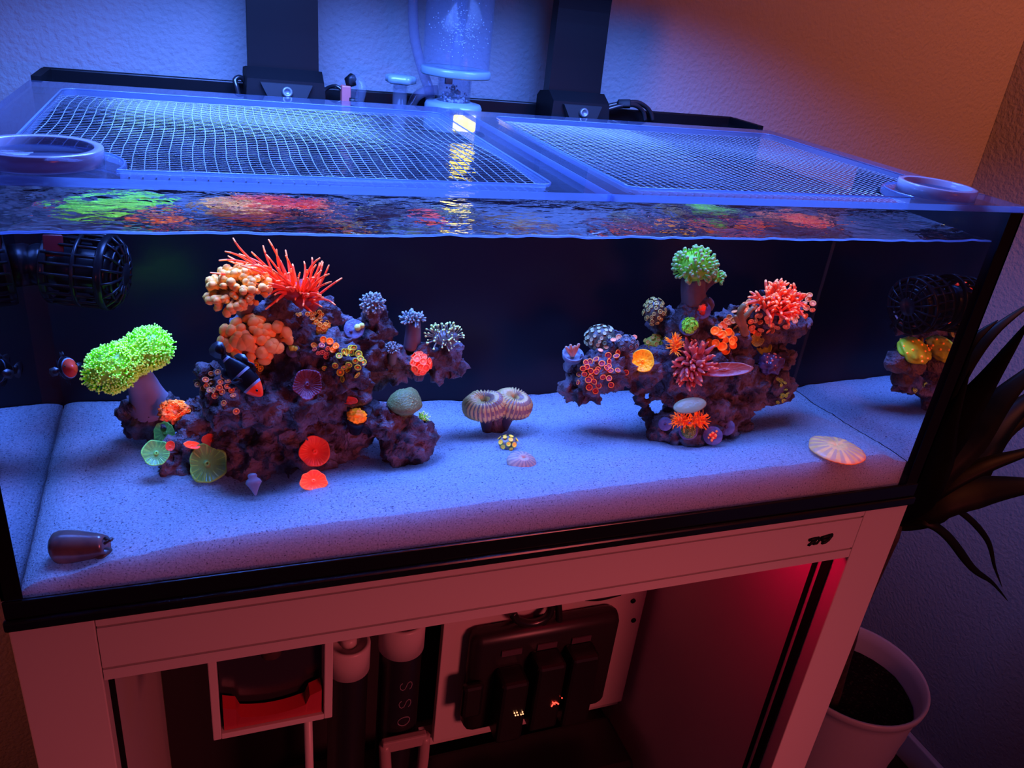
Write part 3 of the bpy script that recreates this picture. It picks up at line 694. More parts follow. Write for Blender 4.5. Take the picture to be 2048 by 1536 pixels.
# orange coral on a black cup
P = at(713, 838, .145); R = px(20, P)
cf = thing('coral_frag', at(715, 870, .145), 'orange yellow coral on a black cup at the front of the left reef', 'coral')
MB().lathe([(0, -1.7), (.62, -1.7), (.66, -.9), (.92, -.75), (1.0, -.2), (1.0, .1), (.9, .14), (0, .1)], 24, 0, basis(P, V((0, -.25, 1)), s=R)).build('cup', mat('black_cup', (.012, .012, .02), spec=.05), cf)
ORY = cm('orange_yellow', (2.2, .85, .03), (1.7, .55, .03), scale=120, bump=.6)
MB().ico(basis(P+V((0, -.002, R*.45)), V((0, -.35, 1)), RIGHT, (R*.95, R*.85, R*.55)), 4, nz=.28, ns=3.5).build('tissue', ORY, cf)
# pale pointed shell leaning on the foot of the reef
P = at(507, 968, .098); R = px(20, P)
SHM = mat('pale_shell', (.46, .48, .56), (.36, .36, .44), scale=60, spec=.05)
MB().lathe([(0, -1.25), (.14, -1.1), (.36, -.6), (.62, -.15), (.82, .15), (.70, .42), (.42, .65), (.48, .85), (.40, 1.02), (.15, 1.1), (0, 1.1)], 18, 0, basis(P, V((-.12, .45, 1)), RIGHT, (R, R*.6, R)), lambda k, i, r, z: (r*(1+.08*math.cos(3*6.283*k/18)), z)).build('shell', SHM, P=P, label='small pale grey pointed shell leaning at the foot of the left reef', cat='shell')

# ---- on the sand in the middle
def sandpt(u, v):
    h = sand_bvh.ray_cast(CAM, ray(u, v)); return h[0] if h[0] is not None else atz(u, v, .07)
Pb = sandpt(992, 856)
bc = thing('brain_coral', Pb, 'tan ribbed brain coral with two open mouths on the sand between the reefs', 'coral')
BR1 = cm('brain_groove', (.32, .18, .20), (.22, .12, .16), scale=60); BR2 = cm('brain_rib', (.66, .44, .24)); BR3 = cm('brain_mouth', (.10, .08, .18))
MB().lathe([(0, -.2), (.7, -.2), (.62, .3), (.5, .75), (.65, 1.1), (0, 1.2)], 18, 0, basis(Pb, V((0, 0, 1)), s=px(34, Pb)), lambda k, i, r, z: (r*(1+.2*noise.noise(V((k*.9, i, 2)))), z)).build('foot', ROCK, bc)
def brain_lobe(u, v, y, R, tr, sx, sy, ax):
    P = at(u, v, y); R = px(R, P); tr = px(tr, P); nu, nv = 84, 14
    Mx = basis(P, ax, RIGHT, (sx, sy, 1)); vs_, fs, fm = [], [], []
    for i in range(nu):
        a = 6.283*i/nu; rib = 1.10 if i % 3 == 0 else .94
        g = 1+.16*noise.noise(V((math.cos(a)*1.3+u, math.sin(a)*1.3, 1)))
        for j in range(nv):
            t = 6.283*j/nv; rr_ = tr*rib*g*(1+(.05 if (j % 2 and i % 3 == 0) else 0))
            vs_.append(Mx @ V(((R+rr_*math.cos(t))*math.cos(a), (R+rr_*math.cos(t))*math.sin(a), rr_*1.15*math.sin(t))))
    for i in range(nu):
        for j in range(nv):
            i2, j2 = (i+1) % nu, (j+1) % nv
            fs.append((i*nv+j, i2*nv+j, i2*nv+j2, i*nv+j2)); fm.append(1 if i % 3 == 0 or i2 % 3 == 0 and j % 2 else 0)
    lo = MB().add(vs_, fs, fm).build('lobe', [BR1, BR2], bc)
    MB().lathe([(0, -.1), (R*.7, -.1*R), (R*.8, .05*R), (0, .05*R)], 20, 0, basis(P-ax*tr*.3, ax, RIGHT, (sx, sy, 1))).build('mouth', BR3, lo)
axb = (V((0, 0, 1))*.9 + tocam(Pb)*.25).normalized()
brain_lobe(970, 812, .205, 25, 19, 1.0, .75, (axb+V((-.15, 0, 0))).normalized())
brain_lobe(1025, 808, .205, 23, 19, .95, .8, (axb+V((.2, 0, 0))).normalized())
P = sandpt(1015, 897)
zoa_dome('zoanthid_colony', 'small frag plug with yellow orange polyps on the sand before the brain coral', 1015, 887, 19, 15, 12, 5, 'yel2', zm('zoa_sun', (.9, .85, .12), (1.9, .9, .12), (2.3, .8, .1), cm('zoa_dark_green', (.22, .26, .16))), cm('frag_dark', (.30, .22, .30)), y=P.y+.004, lift=.1, wc=.5, wu=.7)
def plate(name, label, u, v, rw, rd, h, m1, m2, axis, seg=64, y=None, droop=.0, P=None):
    P = P or sandpt(u, v); a, c = px(rw, P), px(rd, P); sd = u*.1
    def rib(k, i, r, z):
        an = 6.283*k/seg; g = noise.noise(V((math.cos(an)*1.5+sd, math.sin(an)*1.5, .2)))
        return r*(1+.09*g*r), z*(1+.1*g) + (.05 if k % 2 else 0)*min(1, r*2)
    prof = [(0, -.1), (.7, -.08, 0), (1.0, .06, 0), (.99, .22, 1), (.86, .48, lambda k: 1 if k % 4 < 2 else 0), (.62, .76, lambda k: 1 if k % 4 < 2 else 0), (.36, .95, lambda k: 1 if k % 4 < 2 else 0), (.16, 1.0, 1), (.06, .86, 1), (0, .82, 1)]
    return MB().lathe(prof, seg, 0, basis(P, axis, RIGHT, (a, c, px(h, P))), rib).build(name, [m1, m2], P=P, label=label, cat='coral')
plate('plate_coral', 'purple grey ribbed plate coral tilted on the sand before the brain coral', 1043, 925, 31, 24, 18, cm('plate_purple', (.40, .30, .42), (.3, .22, .34)), cm('plate_purple_rib', (.62, .42, .50)), V((0, -.45, 1)).normalized())
plate('plate_coral', 'large tan orange plate coral on the sand near the right glass', 1670, 902, 55, 55, 13, cm('plate_tan', (.95, .50, .38), (.8, .42, .36), scale=40), cm('plate_tan_rib', (1.55, .72, .34)), V((0, 0, 1)), P=sandpt(1670, 906)+V((0, 0, .004)))
# ---- right reef
PF = at(1390, 532, .18)
HAM = cm('frog_green', (.38, .80, .30), (.28, .60, .24), scale=60); HAMT = cm('frog_tip', (.55, .68, .38)); HAMY = cm('frog_inner', (.40, .85, .12))
HP = [(0, .10, 2), (.4, .13, 2), (.65, .20, 0), (.85, .24, 0), (.96, .20, 1), (1.0, .12, 1)]
t = anemone('frogspawn_coral', 'bushy pale green frogspawn coral topping the right reef', 1390, 530, 37, 34, 170, 13, 'frog', HP, [HAM, HAMT, HAMY], .3, HAMY, P=PF, axis=(tocam(PF)*.45+V((0, 0, 1))).normalized(), lift=0, th=.95, tmax=2.05, seg=7)
stalk(t, [at(1388, 545, .185), at(1386, 575, .185), at(1388, 605, .183)], px(25, PF), px(26, PF), ROCKD)
P2 = at(1432, 553, .178)
t2 = anemone('frogspawn_coral', 'small green drooping frogspawn head on the right side of the bushy one', 1432, 555, 11, 17, 36, 10, 'frog2', HP, [HAM, HAMT, HAMY], .3, HAMY, P=P2, axis=(tocam(P2)*.5+V((.8, 0, .5))).normalized(), lift=0, th=.9, tmax=1.6)
stalk(t2, [at(1428, 556, .182), at(1410, 568, .184), at(1396, 585, .184)], px(10, P2), px(14, P2), ROCKD)
zoa_dome('zoanthid_colony', 'dark dome with small yellow ringed polyps left of the frogspawn stalk', 1309, 624, 22, 27, 30, 4.2, 'dk', zm('zoa_khaki', (1.25, .95, .3), (.22, .16, .10), (1.0, .7, .2)), cm('zoa_black_tissue', (.10, .08, .09)), lift=.2)
DISCM = mat('purple_frag_disc', (.42, .34, .52), (.26, .2, .34), scale=100, bump=.5)
frag('coral_frag', 'round purple frag disc with a red polyp at the foot of the frogspawn stalk', 1401, 622, 19, [(0, .2, .42, .35, RB1, .5), (.05, -.25, .3, .3, RM1, .5)], m=DISCM)
t, Q, ax, R = frag('coral_frag', 'blue plug crowded with green ringed polyps on the right reef', 1377, 654, 18, [(.15, .1, .85, .5, cm('green_tissue', (.3, .6, .12)), .2)], m=BLUEPLUG)
ZG = zm('zoa_green', (.75, 1.9, .16), (.4, 1.0, .10), (1.2, 1.9, .3))
for d in dome_pts(16, 1.4):
    X = (RIGHT-ax*RIGHT.dot(ax)).normalized(); Y = ax.cross(X)
    link('polyp', polyp_mesh('grn', *ZG), t, basis(Q + X*R*(.15+.85*d.x) + Y*R*(.1+.85*d.y) + ax*R*(.1+.5*d.z), (X*d.x+Y*d.y+ax*d.z), s=R*.26))
zoanthids('zoanthid_colony', 'salmon polyps covering the upper right boulder around the red anemone', [(1545+86*math.cos(a)*q, 628+36*math.sin(a)*q - 22*math.cos(a)*q) for q, a in [(math.sqrt((i+.5)/64), i*2.39996) for i in range(64)]] + [(1440, 648), (1450, 640), (1460, 634), (1470, 628), (1480, 620), (1490, 613), (1447, 652), (1458, 645), (1468, 640), (1500, 606), (1436, 656)], 6.6, 'salm', zm('zoa_salmon', (1.9, .62, .22), (1.2, .36, .22), (2.3, .9, .3)), wn=1.0, wc=.15, y=.17)
PR = surf(1555, 610, .17)[0] + tocam(V((1.05, .17, .3)))*.006
SPIKE = [(0, .10, 2), (.35, .10, 0), (.65, .095, 0), (.85, .085, 0), (.97, .06, 1)]
PNKB = cm('rose_anemone_base', (1.0, .26, .26))
anemone('rose_anemone', 'orange red rose anemone on the upper right boulder of the right reef', 1556, 612, 36, 27, 130, 28, 'spike', SPIKE, [REDT, REDTIP, PNKB], .55, PNKB, P=PR, axis=(tocam(PR)*.8+V((.1, 0, .6))).normalized(), lift=.1, th=.45, tmax=1.45)
ZO2 = zm('zoa_big_orange', (2.5, .72, .08), (2.3, .55, .06), (2.6, .8, .1))
zoanthids('zoanthid_colony', 'cluster of big orange cup polyps in the centre of the right reef', o3([(800, 690), (895, 640), (920, 560), (985, 600), (1010, 650), (760, 560), (820, 590), (990, 720), (910, 790), (950, 690), (750, 690), (870, 600), (860, 740)], 6.024, 1300, 570), 9.5, 'bigo', ZO2, wc=.6)
OG1 = cm('mushroom_moss', (.42, .42, .08), (.3, .3, .07)); OG2 = cm('mushroom_moss_rib', (.7, .75, .12)); YG1 = cm('mushroom_lime', (.70, .85, .10), (.5, .6, .08))
mushroom('mushroom_coral', 'moss green mushroom coral under the right boulder', 1513, 681, 13, 13, OG1, OG2, y=.15)
mushroom('mushroom_coral', 'lime green mushroom coral just above the purple knobbly coral', 1531, 697, 15, 14, YG1, OG2, y=.145)
zoa_dome('zoanthid_colony', 'flat yellow green frag with brown ringed polyps on the right reef', 1310, 686, 21, 14, 14, 5, 'yg', zm('zoa_lime', (1.0, 1.1, .16), (1.3, .45, .12), (.9, .9, .2)), cm('lime_tissue', (.65, .68, .14)), lift=.3)
Pt = surf(1348, 692)[0]
FINE = [(0, .05, 0), (.5, .05, 0), (.9, .04, 1), (1.0, .03, 1)]
anemone('sun_polyp', 'narrow spiky orange polyp frag between the lime frag and pink anemone', 1348, 690, 9, 18, 60, 12, 'fine', FINE, [cm('spiky_orange', (2.4, .62, .04)), cm('spiky_tip', (2.7, 1.1, .1))], .3, cm('spiky_base', (1.0, .2, .04)), lift=.2, th=1.0)
mushroom('plate_frag', 'round yellow plate frag in the middle of the right reef', 1284, 725, 22, 23, cm('plate_yellow', (2.3, 1.05, .03), (1.7, .7, .02), scale=110, bump=.8, thresh=(.45, .6)), cm('plate_yellow_rim', (2.5, 1.2, .06)), wave=.06, dish=.3, ribs=.01, wn=.15, wc=1.0, lift=.95)
ZR = zm('zoa_fire', (2.7, .60, .12), (.42, .04, .12), (1.0, .10, .1), cm('fire_tissue', (.75, .10, .10)))
zoanthids('zoanthid_colony', 'large patch of fiery orange ringed polyps at the left end of the right reef', o3([(800, 888), (895, 860), (915, 930), (1040, 1120), (910, 1118), (825, 1113), (750, 1080), (665, 1075), (645, 1118), (565, 1095), (585, 1165), (467, 1128), (500, 1050), (700, 1015), (800, 1050), (715, 1168), (800, 1215), (835, 1290), (678, 1297), (617, 1237), (525, 1230), (405, 1170), (412, 1268), (440, 1060), (470, 1000), (560, 985), (525, 1335), (620, 1385), (775, 980), (640, 975)], 6.827, 1100, 580), 6.6, 'fire', ZR, wn=.9, wc=.35)
DKG = cm('zoa_charcoal', (.14, .12, .13))
zoa_dome('zoanthid_colony', 'charcoal dome studded with grey polyps behind the fiery ringed patch', 1202, 680, 33, 27, 40, 4.0, 'grey', zm('zoa_grey', (.55, .55, .48), (.75, .78, .62), (.6, .6, .5), DKG), DKG, lift=.3, thick=.9)
zoa_dome('coral_frag', 'dark blue lumpy frag between the charcoal dome and the lime frag', 1254, 690, 20, 17, 14, 5, 'navy', zm('zoa_navy', (.36, .36, .46), (.16, .12, .2), (.4, .4, .5)), cm('navy_tissue', (.14, .12, .2)), lift=.3)
zoanthids('zoanthid_colony', 'pale pink single polyps scattered around the charcoal dome', [(1200, 704), (1212, 694), (1226, 684), (1239, 676), (1268, 676), (1271, 694), (1222, 668)], 6.5, 'pale', zm('zoa_pale', (1.6, .62, .4), (1.9, .55, .35), (2.3, .9, .5)))
# cup frag with pale fingers
P = at(1145, 712, .18); R = px(22, P)
cf = thing('coral_frag', at(1147, 745, .18), 'grey frag cup holding pale pink fingers at the left tip of the right reef', 'coral')
MB().lathe([(0, -1.6), (.6, -1.6), (.55, -.6), (.9, -.2), (1.0, .3), (.92, .36), (.8, .0), (0, -.1)], 22, 0, basis(P, V((-.1, -.35, 1)), s=R)).build('cup', PLUG, cf)
FGM = cm('pale_finger', (.75, .42, .42)); 
for du, dv in ((-14, -18), (-5, -22), (4, -20), (12, -24), (0, -12)):
    A = P + V((0, 0, R*.0)); Bq = at(1146+du, 712+dv, .176)
    MB().tube(bez(A, (A+Bq)*.5+V((du*.0001, 0, 0)), Bq, 5), [R*.2, R*.19, R*.17, R*.15, R*.13], 7).build('finger', FGM, cf)
PNK = cm('pink_anemone', (.72, .20, .24), (.52, .13, .22), scale=50); PNKT = cm('pink_anemone_tip', (1.7, .5, .36))
CONE = [(0, .17, 0), (.3, .17, 0), (.6, .13, 0), (.85, .08, 0), (.97, .045, 1)]
PP = surf(1388, 725)[0]
anemone('rose_anemone', 'dusky pink anemone with pointed tentacles at the front of the right reef', 1388, 724, 30, 30, 80, 25, 'cone', CONE, [PNK, PNKT], .3, cm('pink_anemone_body', (.55, .12, .2)), lift=.25, th=.6, tmax=1.5, axis=(tocam(PP)*.9+V((-.3, 0, .35))).normalized())
PP2 = surf(1378, 757)[0]
anemone('rose_anemone', 'smaller dusky pink anemone beside the long red plate', 1380, 755, 16, 11, 30, 23, 'cone', CONE, [PNK, PNKT], .3, cm('pink_anemone_body', (.55, .12, .2)), lift=.3, th=.6, axis=(tocam(PP2)*.8+V((-.6, 0, .0))).normalized())
mushroom('plate_frag', 'long flat dark red plate coral with a pale pink edge on the right reef', 1445, 753, 54, 15, cm('plate_dark_red', (.46, .05, .04), (.36, .045, .04), scale=30), cm('plate_pink_rim', (.50, .12, .12)), wave=.05, dish=.15, ribs=0.0, wn=.0, wc=.8, wu=.5, lift=2.0)
kb = surf(1537, 728, .15)[0]; R = px(25, kb)
kn = thing('knobbly_coral', kb, 'shiny purple knobbly coral with pink spots on the right of the right reef', 'coral')
KM = cm('knob_purple', (.11, .07, .26), (.08, .05, .18), spec=.08, rough=.15)
MB().ico(basis(kb+V((0, -.004, .002)), V((0, -.2, 1)), RIGHT, (R, R*.8, R*.85)), 4, nz=.35, ns=3.2, seed=5).build('body', KM, kn)
KS = cm('knob_spot', (1.6, .6, .7))
for d in dome_pts(16, 1.3):
    Q = kb+V((0, -.004, .002)) + V((d.x*R*.95, d.y*R*.8, d.z*R*.86)); MB().ico(T(Q) @ Matrix.Scale(px(2.4, Q), 4), 1).build('spot', KS, kn)
zoanthids('zoanthid_colony', 'fringe of tiny green polyps along the right edge of the right reef', [(1556, 758), (1563, 762), (1568, 768), (1571, 776), (1573, 784), (1572, 791), (1568, 797), (1562, 801), (1556, 803), (1566, 786), (1563, 794), (1560, 770)], 4.2, 'tinyg', zm('zoa_tiny_green', (.8, 1.5, .2), (.3, .5, .1), (1.3, 1.4, .2), cm('green_dark_tissue', (.12, .2, .08))), wn=1, wc=.1, y=.165)
CREAM = cm('cream_plate', (.40, .38, .27), (.32, .31, .24), scale=40)
P = at(1378, 812, .105); R = px(34, P)
cp = MB().lathe([(0, -.25), (.6, -.22), (.97, -.02), (1.0, .05), (.93, .12), (.6, .2), (.3, .22), (0, .2)], 36, 0, basis(P, (tocam(P)*.75+V((0, 0, .7))), RIGHT+UP*.22, (R, R*.52, R*.5)), lambda k, i, r, z: (r*(1+.06*math.cos(6.283*k/36-.5)), z)).build('plate_frag', CREAM, P=P, label='cream oval plate coral low on the front of the right reef', cat='coral')
for k, (u, v) in enumerate(((1364, 841), (1396, 842))):
    P = at(u, v, .112)
    anemone('sun_polyp', ('left', 'right')[k] + ' tuft of shaggy orange polyps under the cream oval plate', u, v, 15, 12, 70, 13, 'fine2', FINE, [cm('shaggy_orange', (2.2, .40, .03)), cm('shaggy_tip', (2.5, .62, .05))], .4, cm('spiky_base', (1.0, .2, .04)), P=P, axis=(tocam(P)*.8+V((-.2+.4*k, 0, .2))).normalized(), lift=0, th=.7)
ODOT = cm('orange_dot_polyp', (2.2, .75, .25))
frag('coral_frag', 'purple striped frag disc with small orange polyps at the foot of the right reef', 1426, 873, 19, [(-.3, .1, .14, .2, ODOT, .1), (0, .3, .13, .2, ODOT, .1), (.3, .0, .15, .2, ODOT, .1), (.4, .45, .12, .2, ODOT, .1), (0, -.25, .15, .2, ODOT, .1), (-.15, -.5, .13, .2, ODOT, .1), (-.45, -.2, .11, .2, ODOT, .1), (.05, .0, .35, .06, RM1, .3)], y=.1, m=DISCM)
t, Q, ax, R = frag('coral_frag', 'frag disc with dim green ringed polyps below the shaggy orange tufts', 1376, 864, 19, [(.05, -.1, .72, .4, cm('dim_green_tissue', (.26, .34, .14)), .2)], y=.1, m=DISCM)
for d in dome_pts(12, 1.3):
    X = (RIGHT-ax*RIGHT.dot(ax)).normalized(); Y = ax.cross(X)
    link('polyp', polyp_mesh('dgr', *zm('zoa_dim_green', (.5, .75, .2), (.15, .2, .1), (.4, .6, .2))), t, basis(Q + X*R*(.05+.72*d.x) + Y*R*(-.1+.72*d.y) + ax*R*(.1+.42*d.z), (X*d.x+Y*d.y+ax*d.z), s=R*.22))
frag('frag_disc', 'empty purple frag disc behind the one with orange polyps', 1452, 856, 17, [(0, 0, .2, .1, PURPLEM, .3)], y=.12, m=DISCM)
frag('frag_disc', 'small empty frag disc left of the shaggy orange tufts', 1330, 849, 14, [(0, 0, .2, .1, PURPLEM, .3)], y=.12, m=DISCM)
# hooked branch and shell chip
tr_ = thing('branch_coral', surf(1488, 665)[0], 'brown hooked branch coral in front of the upper right boulder', 'coral')
BRN = cm('branch_brown', (.42, .24, .16), (.3, .2, .12)); P = surf(1488, 660, .16)[0]
yb = P.y-.012
for pts, r in (([(1490, 668), (1484, 645), (1480, 625), (1488, 610)], 9), ([(1484, 640), (1495, 628), (1506, 615)], 6), ([(1482, 650), (1474, 640), (1470, 632)], 6)):
    pp = smoothline([at(u, v, yb) for u, v in pts], 4); MB().tube(pp, [px(r, P)*(1-.4*i/len(pp)) for i in range(len(pp))], 9).build('branch', BRN, tr_)
P = at(1420, 608, .18); R = px(16, P)
MB().lathe([(0, -1), (.3, -.9), (.62, -.3), (.55, .3), (.25, .8), (0, 1)], 9, 0, basis(P, V((-.35, 0, 1)), RIGHT, (R*.9, R*.5, R)), lambda k, i, r, z: (r*(1+.15*(k % 2)), z)).build('rock_chip', mat('chip', (.42, .33, .38), (.3, .22, .26), scale=60, bump=.5), P=P, label='pale wedge shaped rock chip right of the frogspawn stalk', cat='rock')

# ------------------------------------------------------------------ fish
def clownfish(label, tailP, noseP, upv, cols, hgt=.42, wid=.26):
    """body along +x from tail to nose"""
    axis = (noseP-tailP); Ln = axis.length; axis.normalize(); up = (upv-axis*upv.dot(axis)).normalized(); side = up.cross(axis)
    mid = (tailP+noseP)*.5
    Mx = Matrix(((axis.x*Ln, side.x*Ln, up.x*Ln, mid.x), (axis.y*Ln, side.y*Ln, up.y*Ln, mid.y), (axis.z*Ln, side.z*Ln, up.z*Ln, mid.z), (0, 0, 0, 1)))
    dark, white, face = cols
    t = thing('clownfish', mid, label, 'fish')
    # body rings: x, half height, half width
    prof = [(-.34, .055, .02), (-.30, .06, .026), (-.26, .075, .036), (-.20, .11, .055), (-.12, .155, .082), (-.04, .185, .10), (.02, .197, .11), (.06, .20, .115), (.12, .20, .12), (.20, .19, .122), (.27, .172, .12), (.31, .155, .115), (.36, .13, .10), (.42, .095, .075), (.47, .055, .045), (.50, .02, .02)]
    def mi(i): 
        x = (prof[i][0]+prof[i+1][0])/2
        return 1 if (-.31 < x < -.27 or .0 < x < .07 or .26 < x < .32) else (2 if x > .32 else 0)
    seg = 16; vs_, fs, fm = [], [], []
    for (x, h, w) in prof:
        for k in range(seg):
            a = 6.283*k/seg; vs_.append((x, w*math.cos(a), h*math.sin(a)))
    for i in range(len(prof)-1):
        for k in range(seg): fs.append((i*seg+k, i*seg+(k+1) % seg, (i+1)*seg+(k+1) % seg, (i+1)*seg+k)); fm.append(mi(i))
    fs.append(tuple(range((len(prof)-1)*seg, len(prof)*seg))); fm.append(2); fs.append(tuple(reversed(range(seg)))); fm.append(0)
    MB().add(vs_, fs, fm, Mx).build('body', [dark, white, face], t)
    def fin(name, outline, th=.012, m=None, Mf=I4):
        n = len(outline); c = (sum(p[0] for p in outline)/n, sum(p[1] for p in outline)/n)
        vs_ = [(x, 0, z) for x, z in outline] + [(c[0], th, c[1]), (c[0], -th, c[1])]
        fs = [(k, (k+1) % n, n) for k in range(n)] + [((k+1) % n, k, n+1) for k in range(n)]
        MB().add(vs_, fs, 0, Mx @ Mf).build(name, m or dark, t)
    fin('tail_fin', [(-.32, .05), (-.40, .12), (-.50, .15), (-.57, .10), (-.59, 0), (-.57, -.10), (-.50, -.15), (-.40, -.12), (-.32, -.05)])
    fin('dorsal_fin', [(.18, .17), (.14, .26), (.06, .29), (-.02, .25), (-.06, .27), (-.14, .28), (-.22, .22), (-.24, .12), (-.1, .13), (.05, .17)])
    fin('anal_fin', [(-.02, -.17), (-.06, -.26), (-.14, -.27), (-.20, -.20), (-.20, -.10), (-.1, -.13)])
    fin('pelvic_fin', [(.14, -.17), (.10, -.29), (.03, -.30), (.04, -.18)])
    for sd in (1, -1):
        fin('pectoral_fin', [(0, .03), (-.08, .09), (-.17, .07), (-.19, 0), (-.15, -.07), (-.06, -.06)], .008, None, Matrix.Translation((.16, sd*.115, -.03)) @ Matrix.Rotation(-sd*.9, 4, 'Z'))
        MB().ico(Mx @ Matrix.Translation((.39, sd*.085, .05)) @ Matrix.Diagonal((.022, .012, .022, 1)), 2).build('eye', mat('fish_eye', (.01, .01, .012), spec=.1, rough=.1), t)
    return t
FB = mat('fish_black', (.008, .008, .012), spec=.03, rough=.4); FWH = mat('fish_white', (.55, .72, .9), spec=.03); FOR = cm('fish_orange', (1.7, .14, .06), bump=0); FMR = cm('fish_maroon', (.9, .07, .05), bump=0)
clownfish('black clownfish with three white bars and orange face swimming before the left reef', at(432, 697, .115), at(524, 792, .085), (RIGHT*.75+UP*.55-FWD*.25), (FB, FWH, FOR))
nP = at(146, 736, .20)
clownfish('small dark clownfish with orange face looking out left of the toadstool coral', nP - (CAM-nP).normalized()*.06 + RIGHT*-.018, nP, V((0, 0, 1)), (FB, FWH, FMR))

# ------------------------------------------------------------------ sea snail
PS = sandpt(160, 1118); PS.y = max(PS.y, .034)
ax = (RIGHT*.97 + V((0, 0, .06))).normalized(); Rs = px(36, PS); Lx = px(112, PS)
cs = V((PS.x, PS.y, sand_z(PS.x, PS.y))) + V((0, .0, Rs*.72)); st = cs - ax*Lx*.5
sn = thing('sea_snail', V((cs.x, cs.y, sand_z(PS.x, PS.y))), 'brown cone shaped sea snail crawling along the front glass on the sand', 'snail')
SNM = mat('snail_shell', (.30, .17, .14), (.16, .10, .11), scale=45, spec=.10, rough=.18, detail=4)
MB().lathe([(0, -.04), (.25, -.02), (.42, .02), (.72, .06), (.92, .11), (1.0, .18), (1.0, .30), (.93, .48), (.80, .72), (.66, .92), (.56, 1.0), (.44, .98), (0, .9)], 30, 0, basis(st, ax, V((0, 0, 1)), (Rs, Rs*.8, Lx)), lambda k, i, r, z: (r*(1+.035*noise.noise(V((math.cos(6.283*k/30)*1.5, math.sin(6.283*k/30)*1.5, z*3)))), z)).build('shell', SNM, sn)
FTM = mat('snail_flesh', (.10, .08, .07), spec=.06)
e = st + ax*Lx*.98
MB().ico(basis(e - V((0, 0, Rs*.45)) - ax*Lx*.10, V((0, 0, 1)), ax, (Lx*.2, Rs*.5, Rs*.28)), 3, nz=.2).build('foot', FTM, sn)
for k in (0, 1):
    A = e + V((0, (-.2+.4*k)*Rs, Rs*.25)); Bq = A + ax*Lx*.11 + V((0, 0, Rs*(.22-.25*k)))
    ey = MB().tube([A, A.lerp(Bq, .6), Bq], [Rs*.09, Rs*.08, Rs*.07], 8).build('eye_stalk', FTM, sn)
    MB().ico(T(Bq) @ Matrix.Scale(Rs*.11, 4), 2).build('eye', FTM, ey)

# ------------------------------------------------------------------ wave pumps
def wave_pump(label, P, ax, R, L, red=False):
    ax = V(ax).normalized(); t = thing('wave_pump', P, label, 'pump'); Mx = basis(P, ax, V((0, 0, 1)), (R, R, L))
    PM = mat('pump_plastic', (.008, .009, .012), spec=.022, rough=.3)
    MB().lathe([(0, -.62), (.55, -.62), (.62, -.55), (.62, .5), (.5, .56), (0, .56)], 24, 0, Mx).build('motor', PM, t)
    for z0, z1, r0 in ((-.64, -.50, .98), (.40, .56, 1.0), (-.04, .04, 1.0)):
        MB().lathe([(r0*.86, z0), (r0*.98, z0), (r0, z0+.02), (r0, z1-.02), (r0*.98, z1), (r0*.86, z1), (r0*.86, z0)], 32, 0, Mx).build('cage_ring', PM, t)
    bar = MB().tube([(0, 0, -.6), (0, 0, -.2), (0, 0, .2), (0, 0, .52)], .045, 6).mesh('cage_bar', PM)
    for k in range(22):
        a = 6.283*k/22; w = Mx @ Matrix.Rotation(a, 4, 'Z') @ Matrix.Translation((.95, 0, 0)); link('cage_bar', bar, t, w)
    MB().lathe([(0, .80), (.30, .80), (.33, .76), (.30, .70), (0, .70)], 24, 0, Mx).build('nose', PM, t)
    for r0, z0 in ((.78, .68), (.55, .75)):
        MB().lathe([(r0*.93, z0-.03), (r0, z0-.03), (r0, z0+.03), (r0*.93, z0+.03), (r0*.93, z0-.03)], 32, 0, Mx).build('cage_ring', PM, t)
    nb_ = MB().tube([(.97, 0, .54), (.78, 0, .69), (.55, 0, .76), (.3, 0, .77)], .04, 6).mesh('nose_bar', PM)
    for k in range(16): link('nose_bar', nb_, t, Mx @ Matrix.Rotation(6.283*k/16, 4, 'Z'))
    MB().lathe([(0, -1.05), (.5, -1.05), (.55, -.95), (.55, -.66), (0, -.64)], 24, 0, Mx).build('mount', PM, t)
    if red:
        MB().box((-.3, -.3, -.2), (.3, .3, .2), 0, basis(P + V((0, 0, R*.55)) - ax*L*.55 + tocam(P)*R*.62, tocam(P), RIGHT, (R*.75, R*.9, R*.3)), bev=.05).build('badge', mat('red_badge', (.12, .006, .012)), t)
    return t
Pp = at(75, 540, .30)
wave_pump('black caged wave pump with a red badge at the left glass', V((max(Pp.x, .072), Pp.y, Pp.z)), (1, -.25, -.05), .046, .058, True)
Pp = at(1862, 612, .045)
wave_pump('black caged wave pump on the right glass near the front corner', V((1.140, .052, Pp.z)), (-1, -.10, -.1), .041, .031)
# chalice and rock added at the right glass in place of a mirror image
def rockw(name, blobs, seed, parent):
    b = MB()
    for (P, R) in blobs: b.ico(T(P) @ Matrix.Scale(R, 4), 3, nz=.3, ns=2.5, seed=seed+P.x*30)
    return b.build(name, ROCK, parent)
Pc = at(1868, 693, .05); Pc.x = 1.146; Pc.y = .040
ch = thing('chalice_reflection', Pc, 'green chalice coral with orange dots on a small rock, added for a reflection in the right glass', 'coral')
rockw('rock', [(Pc+V((0, 0, -.022)), .020), (Pc+V((-.022, .004, -.018)), .016), (Pc+V((.008, 0, -.024)), .017), (Pc+V((-.004, 0, -.04)), .016)], 3, ch)
CHM = cm('chalice_green', (.62, .95, .06), (.35, .5, .05), scale=60, thresh=(.4, .6))
MB().ico(basis(Pc, V((0, -.4, 1)), None, (.025, .024, .012)), 4, nz=.18, ns=2.5).build('tissue', CHM, ch)
CHD = cm('chalice_eye', (2.5, 1.1, .2))
for d in dome_pts(17, 1.45):
    Q = Pc + basis(V((0, 0, 0)), V((0, -.4, 1)), None, (.025, .024, .012)) @ d; MB().ico(T(Q) @ Matrix.Scale(.0019, 4), 1).build('eye', CHD, ch)

